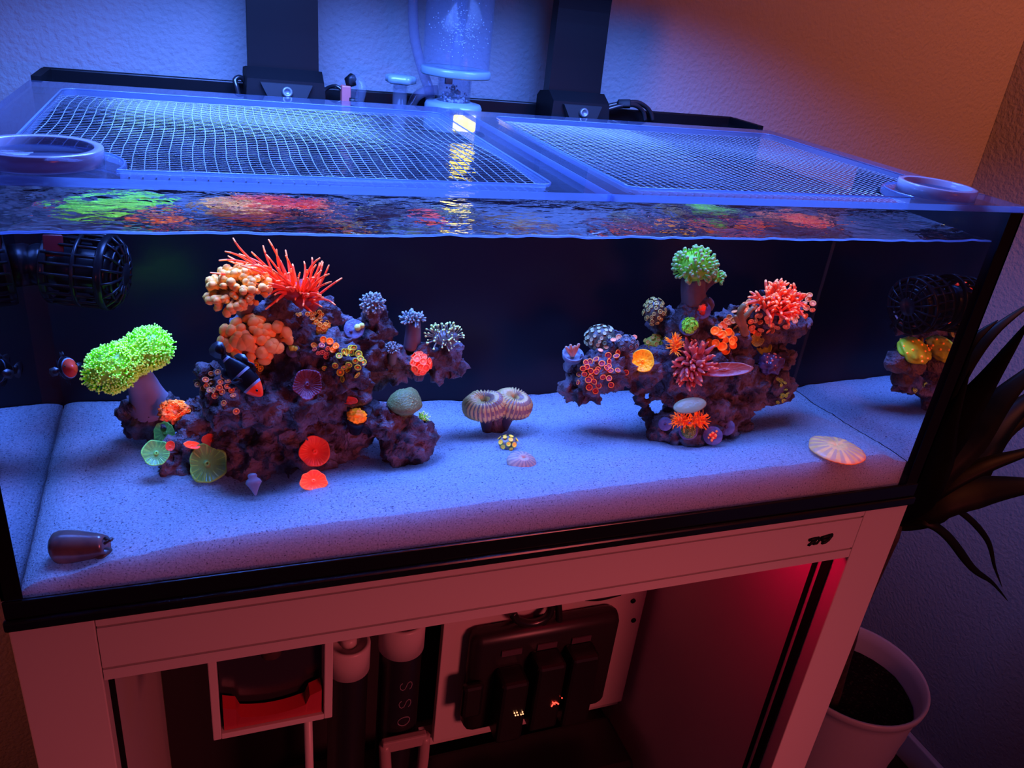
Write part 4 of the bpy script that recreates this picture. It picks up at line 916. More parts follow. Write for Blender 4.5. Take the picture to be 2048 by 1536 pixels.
# ------------------------------------------------------------------ acrylic lids
ACR = clear('clear_acrylic', (.84, .86, .94), (.40, .45, .6), fdif=.035, ior=1.5)
ACRE = clear('acrylic_edge', (.6, .7, .95), (.30, .40, .58), fdif=.42, ior=1.5, rough=.15, kind='both')
RINGM = clear('acrylic_ring', (.7, .74, .92), (.36, .32, .38), fdif=.6, ior=1.5, rough=.1)
WIRE = mat('white_mesh_wire', (.20, .23, .28), spec=.25, rough=.2)
def arc(cx, cy, r, a0, a1, n=8): return [(cx+r*math.cos(a0+(a1-a0)*i/n), cy+r*math.sin(a0+(a1-a0)*i/n)) for i in range(n+1)]
def lid(label, x0, x1, o0, o1, ring, side):
    z0, z1 = .4512, .459; y0, y1 = -.001, D
    t = thing('mesh_cover', ((x0+x1)/2, D/2, z0), label, 'lid')
    ya, yb = .030, .487; r = .016
    # opening outline, counterclockwise, with a notch around the port ring
    cx, cy, R = ring; RN = R+.017
    pi = math.pi
    if side < 0:
        xn = cx + math.sqrt(max(1e-6, RN*RN-(ya-cy)**2)); yn = cy + math.sqrt(max(1e-6, RN*RN-(o0-cx)**2))
        a_s, a_e = math.atan2(yn-cy, o0-cx), math.atan2(ya-cy, xn-cx)
        path = [(xn, ya)] + [(o1-r, ya)] + arc(o1-r, ya+r, r, -pi/2, 0)[1:] + arc(o1-r, yb-r, r, 0, pi/2) + arc(o0+r, yb-r, r, pi/2, pi) + arc(cx, cy, RN, a_s, a_e, 16)[:-1]
    else:
        xn = cx - math.sqrt(max(1e-6, RN*RN-(ya-cy)**2)); yn = cy + math.sqrt(max(1e-6, RN*RN-(o1-cx)**2))
        a_s, a_e = math.atan2(ya-cy, xn-cx) + 2*pi, math.atan2(yn-cy, o1-cx)
        path = [(o0+r, ya)] + arc(cx, cy, RN, a_s, a_e, 16) + arc(o1-r, yb-r, r, 0, pi/2) + arc(o0+r, yb-r, r, pi/2, pi) + arc(o0+r, ya+r, r, pi, 1.5*pi)[:-1]
    n = len(path)
    # outer outline point for each inner point: projected from the middle of the opening to the rectangle
    mx, my = (o0+o1)/2, (ya+yb)/2
    def outer(p):
        dx, dy = p[0]-mx, p[1]-my; k = 1e9
        if dx > 1e-9: k = min(k, (x1-mx)/dx)
        if dx < -1e-9: k = min(k, (x0-mx)/dx)
        if dy > 1e-9: k = min(k, (y1-my)/dy)
        if dy < -1e-9: k = min(k, (y0-my)/dy)
        return (mx+dx*k, my+dy*k)
    outs = [outer(p) for p in path]
    vs_ = [(*p, z1) for p in path] + [(*p, z1) for p in outs] + [(*p, z0) for p in path] + [(*p, z0) for p in outs]
    fs, fm = [], []
    corners = {}
    for k in range(n):
        k2 = (k+1) % n
        fs.append((k, n+k, n+k2, k2)); fm.append(0)                      # top
        fs.append((2*n+k, 2*n+k2, 3*n+k2, 3*n+k)); fm.append(0)          # bottom
        fs.append((k, k2, 2*n+k2, 2*n+k)); fm.append(1)                  # opening edge
        fs.append((n+k, 3*n+k, 3*n+k2, n+k2)); fm.append(1)              # outer edge
    # fill the clipped outer corners
    for (cx_, cy_) in ((x0, y0), (x1, y0), (x1, y1), (x0, y1)):
        for k in range(n):
            k2 = (k+1) % n; a, c = outs[k], outs[k2]
            if abs(a[0]-c[0]) > 1e-6 and abs(a[1]-c[1]) > 1e-6 and (abs(a[0]-cx_) < 1e-6 or abs(c[0]-cx_) < 1e-6) and (abs(a[1]-cy_) < 1e-6 or abs(c[1]-cy_) < 1e-6):
                b0 = len(vs_); vs_ += [(cx_, cy_, z1), (cx_, cy_, z0)]
                fs += [(n+k, b0, n+k2), (3*n+k, 3*n+k2, b0+1), (n+k, 3*n+k, b0+1, b0), (b0, b0+1, 3*n+k2, n+k2)]; fm += [0, 0, 1, 1]
    MB().add(vs_, fs, fm).build('frame', [ACR, ACRE], t, smooth=False)
    # raised bead around the opening that grips the mesh
    cxm, cym = mx, my
    b = MB(); bead = [(p[0]+(p[0]-cxm)*.012, p[1]+(p[1]-cym)*.014, z1+.0008) for p in path]; b.tube(bead+[bead[0]], .0011, 6, cap=False); b.build('groove', ACRE, t)
    # wire mesh
    b = MB(); sp = .0107; zw = .4525
    def inside(x, y): 
        if not (o0 < x < o1 and ya < y < yb): return False
        return (x-cx)**2 + (y-cy)**2 > RN*RN
    k = 0; x = o0+.004
    while x < o1:
        pts = []; nn = 44; ph = k*.35
        for i in range(nn+1):
            y = ya + (yb-ya)*i/nn
            if inside(x, y) or (i in (0, nn) and inside(x, min(max(y, ya+1e-4), yb-1e-4))):
                q = V((x + .0014*math.sin(y*26+ph*.2) + .0007*noise.noise(V((x*40, y*30, 0))), y, zw + .0012*math.sin(y*19+x*9)))
                pts.append(q)
        if len(pts) > 1: b.tube(pts, .00062, 4, cap=False)
        x += sp; k += 1
    y = ya+.005
    while y < yb:
        pts = []; nn = 50
        for i in range(nn+1):
            x = o0 + (o1-o0)*i/nn
            if inside(min(max(x, o0+1e-4), o1-1e-4), y): pts.append(V((x, y + .0008*noise.noise(V((x*30, y*40, 3))), zw + .0012*math.sin(y*19+x*9) + .0006)))
        if len(pts) > 1: b.tube(pts, .00027, 4, cap=False)
        y += sp*.86
    b.build('wire_mesh', WIRE, t, kind='stuff')
    # port ring with its clear plug
    MB().lathe([(R*.84, .0), (R, .0), (R, .0125), (R*.985, .0135), (R*.86, .0135), (R*.84, .0125), (R*.84, .0)], 48, 0, T((cx, cy, z1+.0004))).build('port_ring', RINGM, t)
    MB().lathe([(0, .002), (R*.83, .002), (R*.83, .006), (0, .006)], 48, 0, T((cx, cy, z1+.0004))).build('port_plug', ACR, t)
    return t
lid('clear acrylic lid with wire mesh over the left half of the aquarium', .0, .6025, .050, .548, (.082, .054, .050), -1)
lid('clear acrylic lid with wire mesh over the right half of the aquarium', .604, 1.2005, .642, 1.155, (1.098, .052, .048), 1)

# ------------------------------------------------------------------ aquarium lights on their arms
def aquarium_light(label, xc, w, power):
    yb = .640
    t = thing('aquarium_light', (xc, yb, .44), label, 'light')
    A = [(yb, .478), (yb+.004, .56), (yb+.004, .66), (yb-.02, .735), (yb-.10, .775), (yb-.20, .785)]
    pts = smoothline([V((xc, y, z)) for y, z in A], 5); n = len(pts); b = MB(); vs_, fs = [], []
    for i, p in enumerate(pts):
        tg_ = (pts[min(i+1, n-1)]-pts[max(i-1, 0)]).normalized(); nn = V((0, -tg_.z, tg_.y)); hw = w/2*(1.0-.10*i/n); th = .016
        for (sx, sz) in ((-1, -.6), (-.72, -1), (.72, -1), (1, -.6), (1, 1), (-1, 1)):
            vs_.append(p + V((sx*hw, 0, 0)) - nn*sz*th*-1)
    for i in range(n-1):
        for k in range(6): k2 = (k+1) % 6; fs.append((i*6+k, i*6+k2, (i+1)*6+k2, (i+1)*6+k))
    fs.append(tuple(range(6))); fs.append(tuple(range((n-1)*6, n*6)))
    b.add(vs_, fs); b.build('arm', BLACKP, t, smooth=False)
    # hinge block
    b = MB()
    prof = [(-.06, .478), (-.034, .492), (.0, .487), (.012, .478), (.012, .415), (-.034, .415), (-.064, .446)]
    hw = w*.56
    vs_ = [(xc+sx*hw*(1.0 if i > 1 else .95), yb+p[0]+.01, p[1]) for sx in (-1, 1) for i, p in enumerate(prof)]
    m_ = len(prof); fs = [tuple(range(m_)), tuple(reversed(range(m_, 2*m_)))] + [(k, m_+k, m_+(k+1) % m_, (k+1) % m_) for k in range(m_)]
    b.add(vs_, fs).build('hinge_block', BLACKP, t, smooth=False)
    MB().add([(xc-w*.36, yb-.058, .474), (xc+w*.36, yb-.058, .474), (xc+w*.24, yb-.0655, .449), (xc-w*.24, yb-.0655, .449), (xc-w*.36, yb-.048, .474), (xc+w*.36, yb-.048, .474), (xc+w*.24, yb-.052, .445), (xc-w*.24, yb-.052, .445)],
             [(0, 1, 2, 3), (0, 4, 5, 1), (1, 5, 6, 2), (2, 6, 7, 3), (3, 7, 4, 0)]).build('hinge_plate', BLACKM, t, smooth=False)
    MB().lathe([(.008, -.002), (.008, .002), (.0055, .004), (.004, .001), (0, .001)], 16, 0, basis((xc, yb-.064, .463), V((0, -1, .25)))).build('screw', mat('screw_steel', (.05, .06, .07), spec=.12, rough=.4), t)
    # the light head over the tank
    MB().box((xc-.24, .16, .765), (xc+.23, .44, .800), bev=.008).build('head', BLACKP, t, smooth=False)
    xh = xc + (-.05 if xc < .6 else .035)
    l = area_light('led_panel_light', (xh, .275, .762), (xh, .275, 0), .40, .26, power, LED_COLOR, 146)
    l.parent = t; l.matrix_parent_inverse = T(-V((xc, yb, .44)))
    return t
aquarium_light('black arm of the aquarium light standing left of the skimmer', .337, .106, LED_POWER*1.22)
aquarium_light('black arm of the aquarium light standing right of the skimmer', .832, .100, LED_POWER*.8)
CABLE = mat('black_cable', (.012, .012, .015), spec=.08, rough=.3)
def cable(name, label, pts, r, m=None, seg=8, parent=None, cat='cable'):
    pp = smoothline(pts, 6); return MB().tube(pp, r, seg).build(name, m or CABLE, parent, P=None if parent else pts[0], label=None if parent else label, cat=None if parent else cat)
t = thing('cable_bundle', at(1225, 215, .64), 'pair of black cables looping beside the right light arm', 'cable')
cable('cable', '', [at(1205, 215, .64), at(1240, 207, .64), at(1275, 205, .645), at(1298, 220, .65), at(1305, 240, .65)], .0042, parent=t)
cable('cable', '', [at(1205, 222, .63), at(1240, 212, .63), at(1268, 210, .635), at(1285, 222, .64), at(1290, 240, .64)], .0042, parent=t)
MB().box((-.012, -.006, -.007), (.012, .006, .007), 0, basis(at(1248, 208, .633), UP, RIGHT), bev=.002).build('tie', BLACKM, t)
cable('cable', 'thin black cable hooked over the rim left of the left light arm', [at(480, 200, .62), at(474, 175, .635), at(470, 160, .64), at(482, 155, .645), at(500, 175, .65)], .0038)
cable('cable', 'short thin black cable between the left light arm and the red clip', [at(640, 190, .64), at(655, 176, .64), at(672, 172, .63), at(684, 180, .625)], .0028)
MB().box((.424, .612, .432), (.4385, .628, .474), bev=.0015).build('clip', mat('red_clip', (.55, .13, .12), spec=.05), P=(.431, .62, .44), label='small red brown clip on the rear rim beside the left light arm', cat='clip', smooth=False)
nz = thing('return_nozzle', at(712, 200, .62), 'clear bent return nozzle with a black collar on the rear rim', 'nozzle')
CLR = clear('clear_plastic', (.9, .92, .97), (.5, .55, .7), fdif=.05, ior=1.4, rough=.12, refl=.3)
pp = smoothline([at(706, 210, .62), at(706, 185, .62), at(702, 168, .622), at(712, 158, .61), at(724, 172, .60), at(718, 204, .595)], 4)
MB().tube(pp, .0075, 14, cap=False).build('pipe', CLR, nz)
MB().tube([at(703, 172, .622), at(700, 160, .622), at(706, 154, .618)], [.008, .009, .007], 14).build('collar', BLACKP, nz)
MB().lathe([(.009, 0), (.011, .0), (.011, .012), (.009, .012)], 16, 0, T(at(706, 210, .62))).build('collar', BLACKP, nz)

# ------------------------------------------------------------------ protein skimmer, fill tube, hose
sk = thing('protein_skimmer', (.606, .605, .40), 'clear protein skimmer cup with white collars standing in the rear chamber', 'skimmer')
SM = lambda z: T((.606, .605, z))
WCOL = mat('skimmer_collar', (.17, .25, .29), spec=.06, rough=.25)
MB().lathe([(.026, .418), (.046, .418), (.0475, .421), (.0475, .456), (.045, .461), (.034, .462), (.031, .464), (.026, .464), (.026, .418)], 40, 0, SM(0)).build('lower_collar', WCOL, sk)
MB().lathe([(.0275, .400), (.0275, .507), (.0255, .507), (.0255, .400)], 32, 0, SM(0)).build('neck', CLR, sk)
def wav(k, i, r, z): return (r*(1+.012*math.sin(6.283*k/40*8)) if i in (1, 2, 3, 4) else r, z)
MB().lathe([(.028, .503), (.056, .503), (.0575, .505), (.0575, .513), (.056, .515), (.028, .515), (.028, .503)], 40, 0, SM(0), wav).build('flange', WCOL, sk)
MB().lathe([(.0545, .5155), (.0545, .72), (.053, .72), (.053, .5155)], 40, 0, SM(0)).build('cup', CLR, sk)
MB().lathe([(.010, .515), (.012, .62), (.009, .62), (.008, .515)], 20, 0, SM(0)).build('riser', CLR, sk)
MB().box((.589, .598, .490), (.600, .606, .503)).build('drain_stub', mat('drain_brown', (.16, .13, .11)), sk, smooth=False)
FOAM = mat('foam', (.34, .38, .45), spec=.06, rough=.15); b = MB(); rs = random.Random(5)
for k in range(170):
    a, q, h = rs.uniform(0, 6.28), math.sqrt(rs.random())*.022, rs.uniform(.455, .488)
    if h > .478 and q > .014: continue
    r = rs.uniform(.0014, .0034); b.ico(T((.606+q*math.cos(a), .605+q*math.sin(a), h)) @ Matrix.Scale(r, 4), 1)
b.build('foam', FOAM, sk, kind='stuff')
b = MB()
for k in range(260):
    a = rs.gauss(-1.75, .45); h = rs.gauss(.575, .018)
    if not .53 < h < .62: continue
    r = rs.uniform(.0005, .0012); b.ico(T((.606+.0528*math.cos(a), .605+.0528*math.sin(a), h)) @ Matrix.Scale(r, 4), 1)
b.build('droplets', FOAM, sk, kind='stuff')
# yellow lit refugium light below the skimmer, seen through the lid
yl = thing('chamber_light', (.612, .556, .42), 'small yellow glowing light below the skimmer collar', 'light')
MB().box((.594, .551, .424), (.631, .561, .4490), bev=.003).build('lens', glow('yellow_glow', (1.0, .74, .03), 9.0), yl, smooth=False)
MB().box((.590, .5615, .420), (.635, .570, .4500), bev=.002).build('housing', WHITEP, yl, smooth=False)
ft = thing('fill_tube', (.5145, .60, .40), 'clear upright tube with a white star knob in the rear chamber', 'tube')
MB().lathe([(.0115, .40), (.0115, .486), (.0098, .486), (.0098, .40)], 24, 0, T((.5145, .60, 0))).build('tube', CLR, ft)
MB().lathe([(0, .485), (.018, .485), (.0235, .487), (.0235, .496), (.018, .498), (0, .498)], 32, 0, T((.5145, .60, 0)), lambda k, i, r, z: (r*(1+.10*math.cos(6.283*k/32*5)), z)).build('knob', WCOL, ft)
HOSE = clear('clear_hose', (.72, .72, .82), (.6, .6, .75), fdif=.14, ior=1.4, rough=.1)
cable('air_hose', 'clear hose hanging on the wall behind the skimmer cup', [at(828, -60, .665), at(826, 20, .665), at(830, 80, .662), at(845, 140, .658), at(858, 180, .65), at(862, 215, .645)], .0085, HOSE, 14, cat='hose')
cable('air_hose', 'clear hose bending from the skimmer collar into the rear chamber', [at(875, 180, .64), at(850, 183, .64), at(830, 197, .635), at(818, 225, .63)], .0080, HOSE, 14, cat='hose')

# ------------------------------------------------------------------ stand
STM = mat('white_stand_paint', (.72, .66, .66), spec=.04, rough=.35)
st_ = thing('aquarium_stand', (.6, .3, -1.18), 'white open fronted cabinet stand under the aquarium', 'cabinet')
def beam(z0, z1, y0, y1):
    b = MB(); g = .0035
    zs = [z1, z1-.012, z1-.012, z1-.0155, z1-.0155, z0+.0185, z0+.0185, z0+.015, z0+.015, z0]
    d = [y0, y0, y0+g, y0+g, y0, y0, y0+g, y0+g, y0, y0]
    vs_ = []; fs = []
    for x in (.079, 1.1155):
        for z, y in zip(zs, d): vs_.append((x, y, z))
    n = len(zs)
    for i in range(n-1): fs.append((i, i+1, n+i+1, n+i))
    vs_ += [(.079, y1, z1), (1.1155, y1, z1), (.079, y1, z0), (1.1155, y1, z0)]
    fs += [(0, n, 2*n+1, 2*n), (n-1, 2*n+2, 2*n+3, 2*n-1), (2*n, 2*n+1, 2*n+3, 2*n+2)]
    b.add(vs_, fs); b.build('rail', STM, st_, smooth=False)
beam(-.0915, -.0015, .0, .018)
MB().box((.0, .0, -1.18), (.078, .060, -.0015), bev=.0015).build('leg', STM, st_, smooth=False)
MB().box((1.1165, .0, -1.18), (1.2, .060, -.0015), bev=.0015).build('leg', STM, st_, smooth=False)
for x in (.0, 1.14): MB().box((x, .585, -1.18), (x+.06, .645, -.0015), bev=.0015).build('leg', STM, st_, smooth=False)
MB().box((.012, .061, -1.10), (.074, .584, -.0015)).build('side_panel', STM, st_, smooth=False)
MB().box((1.118, .061, -1.10), (1.188, .584, -.0015)).build('side_panel', STM, st_, smooth=False)
MB().box((.06, .019, -.02), (1.14, .645, -.0018)).build('top_panel', STM, st_, smooth=False)
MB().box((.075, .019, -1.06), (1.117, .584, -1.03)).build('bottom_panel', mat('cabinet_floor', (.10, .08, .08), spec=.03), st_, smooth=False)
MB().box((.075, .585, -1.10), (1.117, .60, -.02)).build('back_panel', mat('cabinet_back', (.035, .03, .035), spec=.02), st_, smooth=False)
for y0 in (.026, .052): MB().box((1.1125, y0, -1.03), (1.1165, y0+(.016 if y0 < .03 else .007), -.0925)).build('door_seal', BLACKM, st_, smooth=False)
MB().box((.078, .026, -1.03), (.082, .042, -.0925)).build('door_seal', BLACKM, st_, smooth=False)
# maker's mark on the rail, black raised strokes
bd = MB(); S0 = V((1.0415, -.0005, -.049))
def stroke(pts, r=.0028): bd.tube([S0 + V((x, 0, z)) for x, z in pts], r, 6, flat=.7)
stroke([(-.0190, .0045), (-.008, .0062), (.0, .006)]); stroke([(-.006, .004), (-.0160, -.0052)]); stroke([(-.004, .004), (-.007, -.0048), (-.001, -.0042), (.003, .003), (-.002, .004)], .0026)
stroke([(.003, .005), (.012, .0068), (.024, .0085)], .003); stroke([(.006, .0005), (.013, .0008), (.018, .002)], .003); stroke([(.008, -.005), (.0145, -.0046), (.019, -.001), (.0235, .0075)], .0026)
bd.build('badge', BLACKM, st_)
# red lamp added behind the rail to colour the right inner side
ls = thing('added_red_lamp', (1.0, .045, -.085), 'added red lamp under the stand top behind the rail', 'light')
MB().box((.93, .066, -.030), (1.03, .134, -.021)).build('strip', mat('added_lamp_red', (.5, .02, .03)), ls, smooth=False)
l = area_light('added_red_light', (.98, .10, -.034), (1.115, .12, -.19), .08, .06, .42, (1.0, .0, .055)); l.parent = ls; l.matrix_parent_inverse = T(-V((1.0, .045, -.085)))

# ------------------------------------------------------------------ inside the stand
bn = thing('feeder_bin', (.265, .12, -.33), 'white framed dark bin with a red tray hanging in the stand', 'bin')
y0 = .10
WB = mat('bin_frame', (.70, .62, .62), spec=.04)
for a, c in (((.181, y0, -.335), (.192, y0+.11, -.10)), ((.331, y0, -.335), (.343, y0+.11, -.10))): MB().box(a, c, bev=.0015).build('side', WB, bn, smooth=False)
MB().box((.192, y0, -.335), (.331, y0+.11, -.325), bev=.001).build('base', WB, bn, smooth=False)
MB().box((.193, y0+.028, -.324), (.330, y0+.10, -.10)).build('dark_insert', mat('smoked_plastic', (.03, .022, .03), spec=.08, rough=.2), bn, smooth=False)
RT = mat('red_tray', (.62, .03, .05), spec=.04); vs_, fs = [], []
nS = 24
for i in range(nS+1):
    t = i/nS; x = .196+.132*t; zt = -.302+.010*abs(2*t-1)**2*1.6 + (.014 if (t < .16 or t > .86) else 0)
    for (yy, zz) in ((y0+.005, -.3245), (y0+.002, zt-.006), (y0+.020, zt), (y0+.026, -.3245)): vs_.append((x, yy, zz))
for i in range(nS):
    for k in range(4): k2 = (k+1) % 4; fs.append((i*4+k, i*4+k2, i*4+4+k2, i*4+4+k))
fs += [(0, 1, 2, 3), tuple(nS*4+k for k in (3, 2, 1, 0))]
MB().add(vs_, fs).build('tray', RT, bn, smooth=False)
MB().lathe([(.012, 0), (.014, 0), (.014, .05), (.012, .05)], 20, 0, T((.262, y0+.02, -.21))).build('hub', mat('hub', (.10, .06, .06)), bn)
b = MB().tube([V((.312, .135, -.336)), V((.316, .13, -.6)), V((.322, .12, -1.028))], .0065, 10); b.build('rod', WB, P=(.32, .12, -1.03), label='slim white rod standing below the hanging bin', cat='rod')
def canister(label, xc, yc, ztop, r, hcap, text=None):
    t = thing('reactor_canister', (xc, yc, -1.03), label, 'canister')
    MB().lathe([(r*.93, -1.029), (r*.93, ztop-hcap), (r*.9, ztop-hcap+.002), (0, ztop-hcap+.002)], 32, 0, T((xc, yc, 0))).build('body', mat('canister_black', (.012, .010, .014), spec=.06, rough=.3), t)
    cp = MB().lathe([(r*.5, ztop-hcap-.001), (r, ztop-hcap), (r, ztop-.004), (r*.96, ztop), (r*.8, ztop), (r*.78, ztop-.006), (0, ztop-.006)], 36, 0, T((xc, yc, 0))).build('cap', mat('cap_pink_white', (.62, .52, .53), spec=.04), t)
    MB().lathe([(0, ztop-.006), (.013, ztop-.006), (.012, ztop+.006), (.006, ztop+.010), (0, ztop+.010)], 20, 0, T((xc, yc, 0))).build('knob', mat('cap_pink_white', (.62, .52, .53)), cp)
    return t
canister('black canister with a white cap beside the hanging bin in the stand', .385, .215, -.305, .034, .055)
ca = canister('black canister with white cap and grey letters OSS inside the stand', .470, .215, -.275, .037, .058)
tm = mat('grey_print', (.22, .19, .22), spec=0)
rr_ = .037*.93+.0006
def letter(ch, zc, h=.021, w=.019):
    paths = {'O': [(math.cos(a)*.5, math.sin(a)*.5) for a in [i/20*6.2832 for i in range(21)]],
             'S': [(.42, .30), (.30, .44), (.05, .5), (-.25, .44), (-.40, .28), (-.30, .10), (.0, .0), (.30, -.10), (.42, -.28), (.25, -.45), (-.05, -.5), (-.32, -.44), (-.44, -.28)]}[ch]
    pts = []
    for (x, y) in paths:      # text runs upwards: letter x -> +z, letter y -> left around the cylinder
        z = zc + x*w; a = -math.pi/2 + .10 - (y*h)/rr_
        pts.append(V((.470+rr_*math.cos(a), .215+rr_*math.sin(a), z)))
    MB().tube(pts, .0009, 5).build('letter', tm, ca)
letter('O', -.470); letter('S', -.430); letter('S', -.390)
br = thing('pump_bracket', (.47, .20, -.66), 'pale forked bracket below the lettered canister', 'bracket')
for s in (-1, 1): MB().tube(smoothline([V((.474+s*.034, .168, -.50)), V((.476+s*.032, .166, -.56)), V((.478+s*.026, .166, -.60)), V((.480+s*.008, .166, -.625))], 4), .010, 8).build('prong', mat('bracket_pink', (.36, .26, .26)), br)
MB().box((.435, .160, -.515), (.510, .174, -.49), bev=.003).build('band', mat('bracket_pink', (.36, .26, .26)), br, smooth=False)
bo = thing('equipment_board', (.86, .45, -.95), 'white board fixed at the back of the stand behind the power strip', 'board')
MB().box((.622, .452, -.885), (1.098, .470, -.30), bev=.002).build('panel', mat('board_white', (.66, .58, .58), spec=.03), bo, smooth=False)
for x, z in ((1.078, -.62), (1.065, -.56)): MB().lathe([(.006, 0), (.006, .003), (0, .003)], 12, 0, basis((x, .452, z), (0, -1, 0))).build('screw_hole', BLACKM, bo)
MB().box((.60, .475, -.92), (1.105, .50, -.885)).build('batten', mat('board_white', (.66, .58, .58)), bo, smooth=False)
ps = thing('power_strip', (.84, .43, -.83), 'black multi outlet power strip with plugged adapters on the board', 'power strip')
PSM = mat('strip_black', (.02, .016, .02), spec=.05, rough=.35)
MB().box((.672, .40, -.82), (1.015, .4515, -.545), bev=.022).build('housing', PSM, ps)
for (x0, x1, z0, z1, y0, rot) in ((.725, .785, -.80, -.63, .345, .0), (.80, .865, -.785, -.60, .345, 0), (.88, .945, -.80, -.60, .35, 0), (.655, .70, -.745, -.655, .38, .3)):
    MB().box((x0, y0, z0), (x1, .401, z1), bev=.008).build('adapter', mat('adapter_black', (.012, .011, .014), spec=.06, rough=.3), ps, smooth=False)
for x in (.735, .815, .895): MB().box((x, .396, -.600), (x+.045, .399, -.585)).build('socket', mat('socket_grey', (.10, .07, .09)), ps, smooth=False)
GR = glow('led_red', (1.0, .05, .03), 3.0); GO = glow('led_orange', (1.0, .42, .18), 3.0)
for i, (u, v) in enumerate(((1029, 1426), (1034, 1425), (1031, 1431), (1036, 1430), (1042, 1429), (1045, 1424), (1046, 1428))):
    Q = at(u, v, .343); MB().ico(T(Q) @ Matrix.Scale(.0016, 4), 1).build('led_dot', GO, ps)
MB().tube([at(1103, 1413, .343), at(1107, 1407, .343), at(1112, 1405, .343), at(1117, 1408, .343)], .0016, 6).tube([at(1105, 1404, .343), at(1110, 1409, .343)], .0012, 6).build('led_mark', GR, ps)
MB().ico(T(at(1124, 1396, .345)) @ Matrix.Scale(.0016, 4), 1).build('led_dot', GR, ps)
for i, pts in enumerate(([(1025, 1225), (1035, 1240), (1060, 1247), (1085, 1240), (1100, 1225), (1105, 1195)], [(1115, 1190), (1118, 1240), (1112, 1270), (1118, 1300)], [(1085, 1240), (1088, 1260), (1080, 1275), (1090, 1300)], [(1045, 1255), (1045, 1268), (1042, 1285)], [(1015, 1265), (1005, 1275), (1000, 1290)], [(1170, 1195), (1200, 1195), (1240, 1185)])):
    cable('power_cable', ('thick black cable loop above the power strip', 'black cable hanging right into the power strip', 'black cable hanging centre into the power strip', 'short black cable into the left of the power strip', 'thin curved cable at the left corner of the power strip', 'black cable under the rail right of the cable loop')[i], [at(u, v, .42) for u, v in pts], (.009, .008, .008, .006, .004, .007)[i])
MB().box((.36, .30, -1.029), (1.06, .44, -.905), bev=.01).build('sump_box', mat('sump_black', (.008, .008, .011), spec=.04), P=(.7, .37, -1.03), label='black box on the stand floor below the white board', cat='box', smooth=False)

# ------------------------------------------------------------------ potted plant at the right
PX, PY, PZ, PRr = 1.583, .258, -.70, .166
pt = thing('flower_pot', (PX, PY, -1.18), 'tapered white ribbed flower pot filled with dark soil beside the stand', 'pot')
POTM = mat('pot_white', (.60, .56, .62), spec=.04, rough=.3)
prof = [(PRr*.66, -1.179), (PRr*.70, -1.15)]
for i in range(14): z = -1.14+.40*i/13; prof += [(PRr*(.71+.23*i/13)+.0015*(i % 2), z)]
prof += [(PRr*.955, PZ-.022), (PRr, PZ-.018), (PRr*1.01, PZ-.004), (PRr, PZ), (PRr*.965, PZ-.002), (PRr*.94, PZ-.03), (PRr*.90, PZ-.10), (PRr*.86, PZ-.16)]
MB().lathe(prof, 56, 0, T((PX, PY, 0))).build('pot', POTM, pt)
SOIL = mat('potting_soil', (.012, .009, .008), (.05, .035, .03), scale=160, bump=1.0, bscale=120, spec=0, thresh=(.55, .72))
b = MB().lathe([(0, -.06), (.3, -.058), (.6, -.062), (.9, -.065)], 30, 0, basis((PX, PY, PZ), (0, 0, 1), s=(PRr, PRr, 1)), lambda k, i, r, z: (r, z+.006*noise.noise(V((k*1.3, i*2.1, 1)))))
b.build('soil', SOIL, pt, smooth=False)
pl = thing('potted_plant', (PX-.06, PY, PZ-.06), 'dark strappy leaved plant growing from the pot beside the aquarium', 'plant')
LFM = mat('dark_leaf', (.010, .012, .006), (.005, .006, .004), scale=12, spec=.02, rough=.45, trans=.1)
LF2 = mat('dark_leaf_worn', (.016, .015, .008), (.008, .008, .005), scale=20, spec=.02, rough=.5)
TR0 = V((PX-.07, PY-.02, PZ-.06)); CROWN = at(1790, 1048, .16)
MB().tube(smoothline([TR0, TR0.lerp(CROWN, .5)+V((-.02, 0, 0)), CROWN], 6), [.022]*6+[.018]*6+[.014], 12).build('trunk', mat('trunk_brown', (.09, .06, .045), (.05, .035, .03), scale=50, bump=.6), pl)
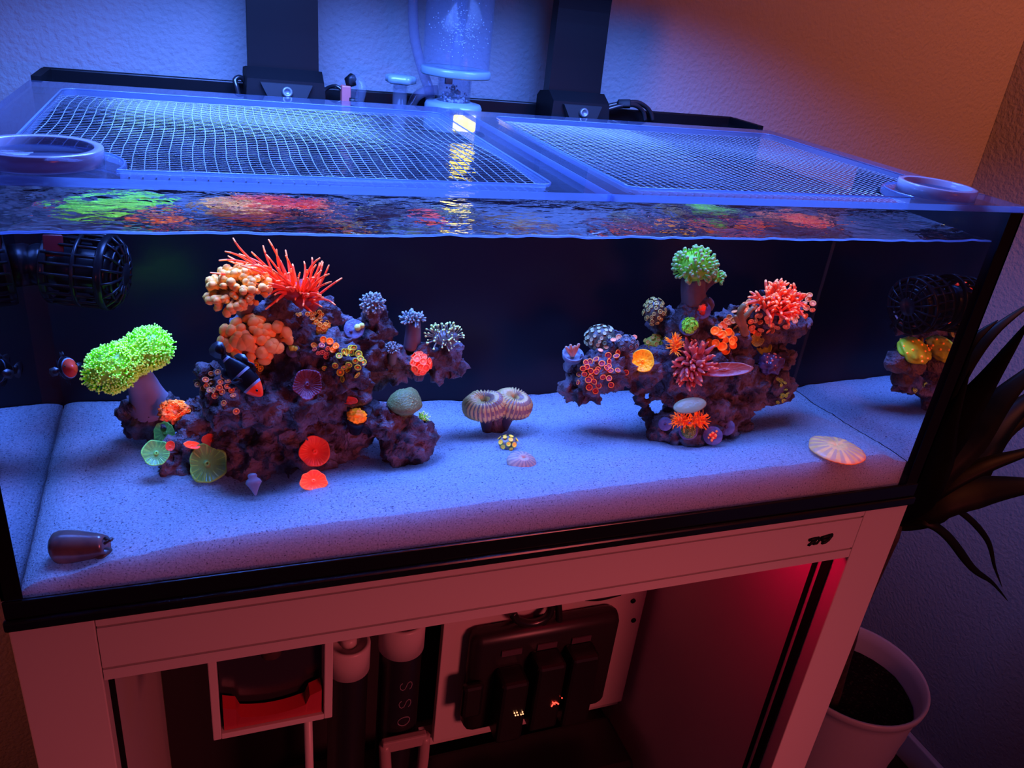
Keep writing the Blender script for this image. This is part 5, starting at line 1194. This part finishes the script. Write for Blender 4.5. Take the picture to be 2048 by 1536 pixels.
def leaf(pts, w, m=None, twist=.0, fold=.25):
    """strap leaf: folded along the midrib, tapering at both ends; w in pixels"""
    L = smoothline(pts, 7); n = len(L); vs_, fs = [], []
    for i, p in enumerate(L):
        t = i/(n-1); tg_ = (L[min(i+1, n-1)]-L[max(i-1, 0)]).normalized(); vw = tocam(p)
        sd = tg_.cross(vw).normalized(); nn = sd.cross(tg_).normalized()
        sd = (sd*math.cos(twist*t) + nn*math.sin(twist*t)).normalized(); nn = sd.cross(tg_).normalized()
        hw = px(w, p)*.5*min(1, (t*3.2+.35))*min(1, (1-t)*2.0+.03)
        for s, d in ((-1, -fold), (-.5, -fold*.4), (0, 0), (.5, -fold*.4), (1, -fold)):
            vs_.append(p + sd*hw*s + nn*hw*d)
        for s, d in ((-1, -fold), (-.5, -fold*.4), (0, 0), (.5, -fold*.4), (1, -fold)):
            vs_.append(p + sd*hw*s*.98 + nn*(hw*d-.0012))
    for i in range(n-1):
        a, c = i*10, i*10+10
        for k in range(4): fs.append((a+k, a+k+1, c+k+1, c+k)); fs.append((a+5+k, c+5+k, c+5+k+1, a+5+k+1))
        fs.append((a, c, c+5, a+5)); fs.append((a+4, a+9, c+9, c+4))
    MB().add(vs_, fs).build('leaf', m or LFM, pl)
def lp(*a): return [CROWN] + [at(u, v, y) for u, v, y in a]
leaf(lp((1835, 960, .12), (1900, 860, .08), (1975, 760, .05), (2060, 640, .02)), 74)
leaf(lp((1850, 960, .13), (1930, 880, .12), (2010, 790, .10), (2110, 700, .08)), 80, LF2)
leaf(lp((1850, 900, .14), (1890, 800, .12), (1930, 700, .10), (1996, 640, .09)), 52)
leaf(lp((1860, 860, .16), (1910, 760, .14), (1985, 665, .12), (2080, 595, .11)), 40, LF2)
leaf(lp((1870, 985, .12), (1960, 935, .10), (2050, 905, .08), (2120, 880, .06)), 34)
leaf(lp((1870, 1010, .12), (1950, 985, .10), (2050, 972, .08), (2140, 975, .05)), 66, LF2)
leaf(lp((1870, 1000, .15), (1950, 900, .15), (2020, 830, .15), (2130, 745, .15)), 84)
leaf(lp((1860, 1000, .15), (1930, 960, .15), (2010, 860, .15), (2130, 800, .15)), 70, LF2)
leaf(lp((1845, 1000, .10), (1880, 930, .08), (1905, 840, .07), (1940, 740, .06)), 46)
leaf(lp((1850, 1045, .12), (1895, 1072, .10), (1945, 1135, .08), (1985, 1165, .07), (2016, 1202, .06)), 18, None, .5)
leaf(lp((1880, 1010, .14), (1930, 1030, .12), (1975, 1080, .11), (1990, 1135, .10), (2005, 1175, .09)), 13, LF2, .4)
leaf(lp((1900, 960, .14), (1990, 912, .14), (2060, 908, .14), (2120, 905, .14)), 9)
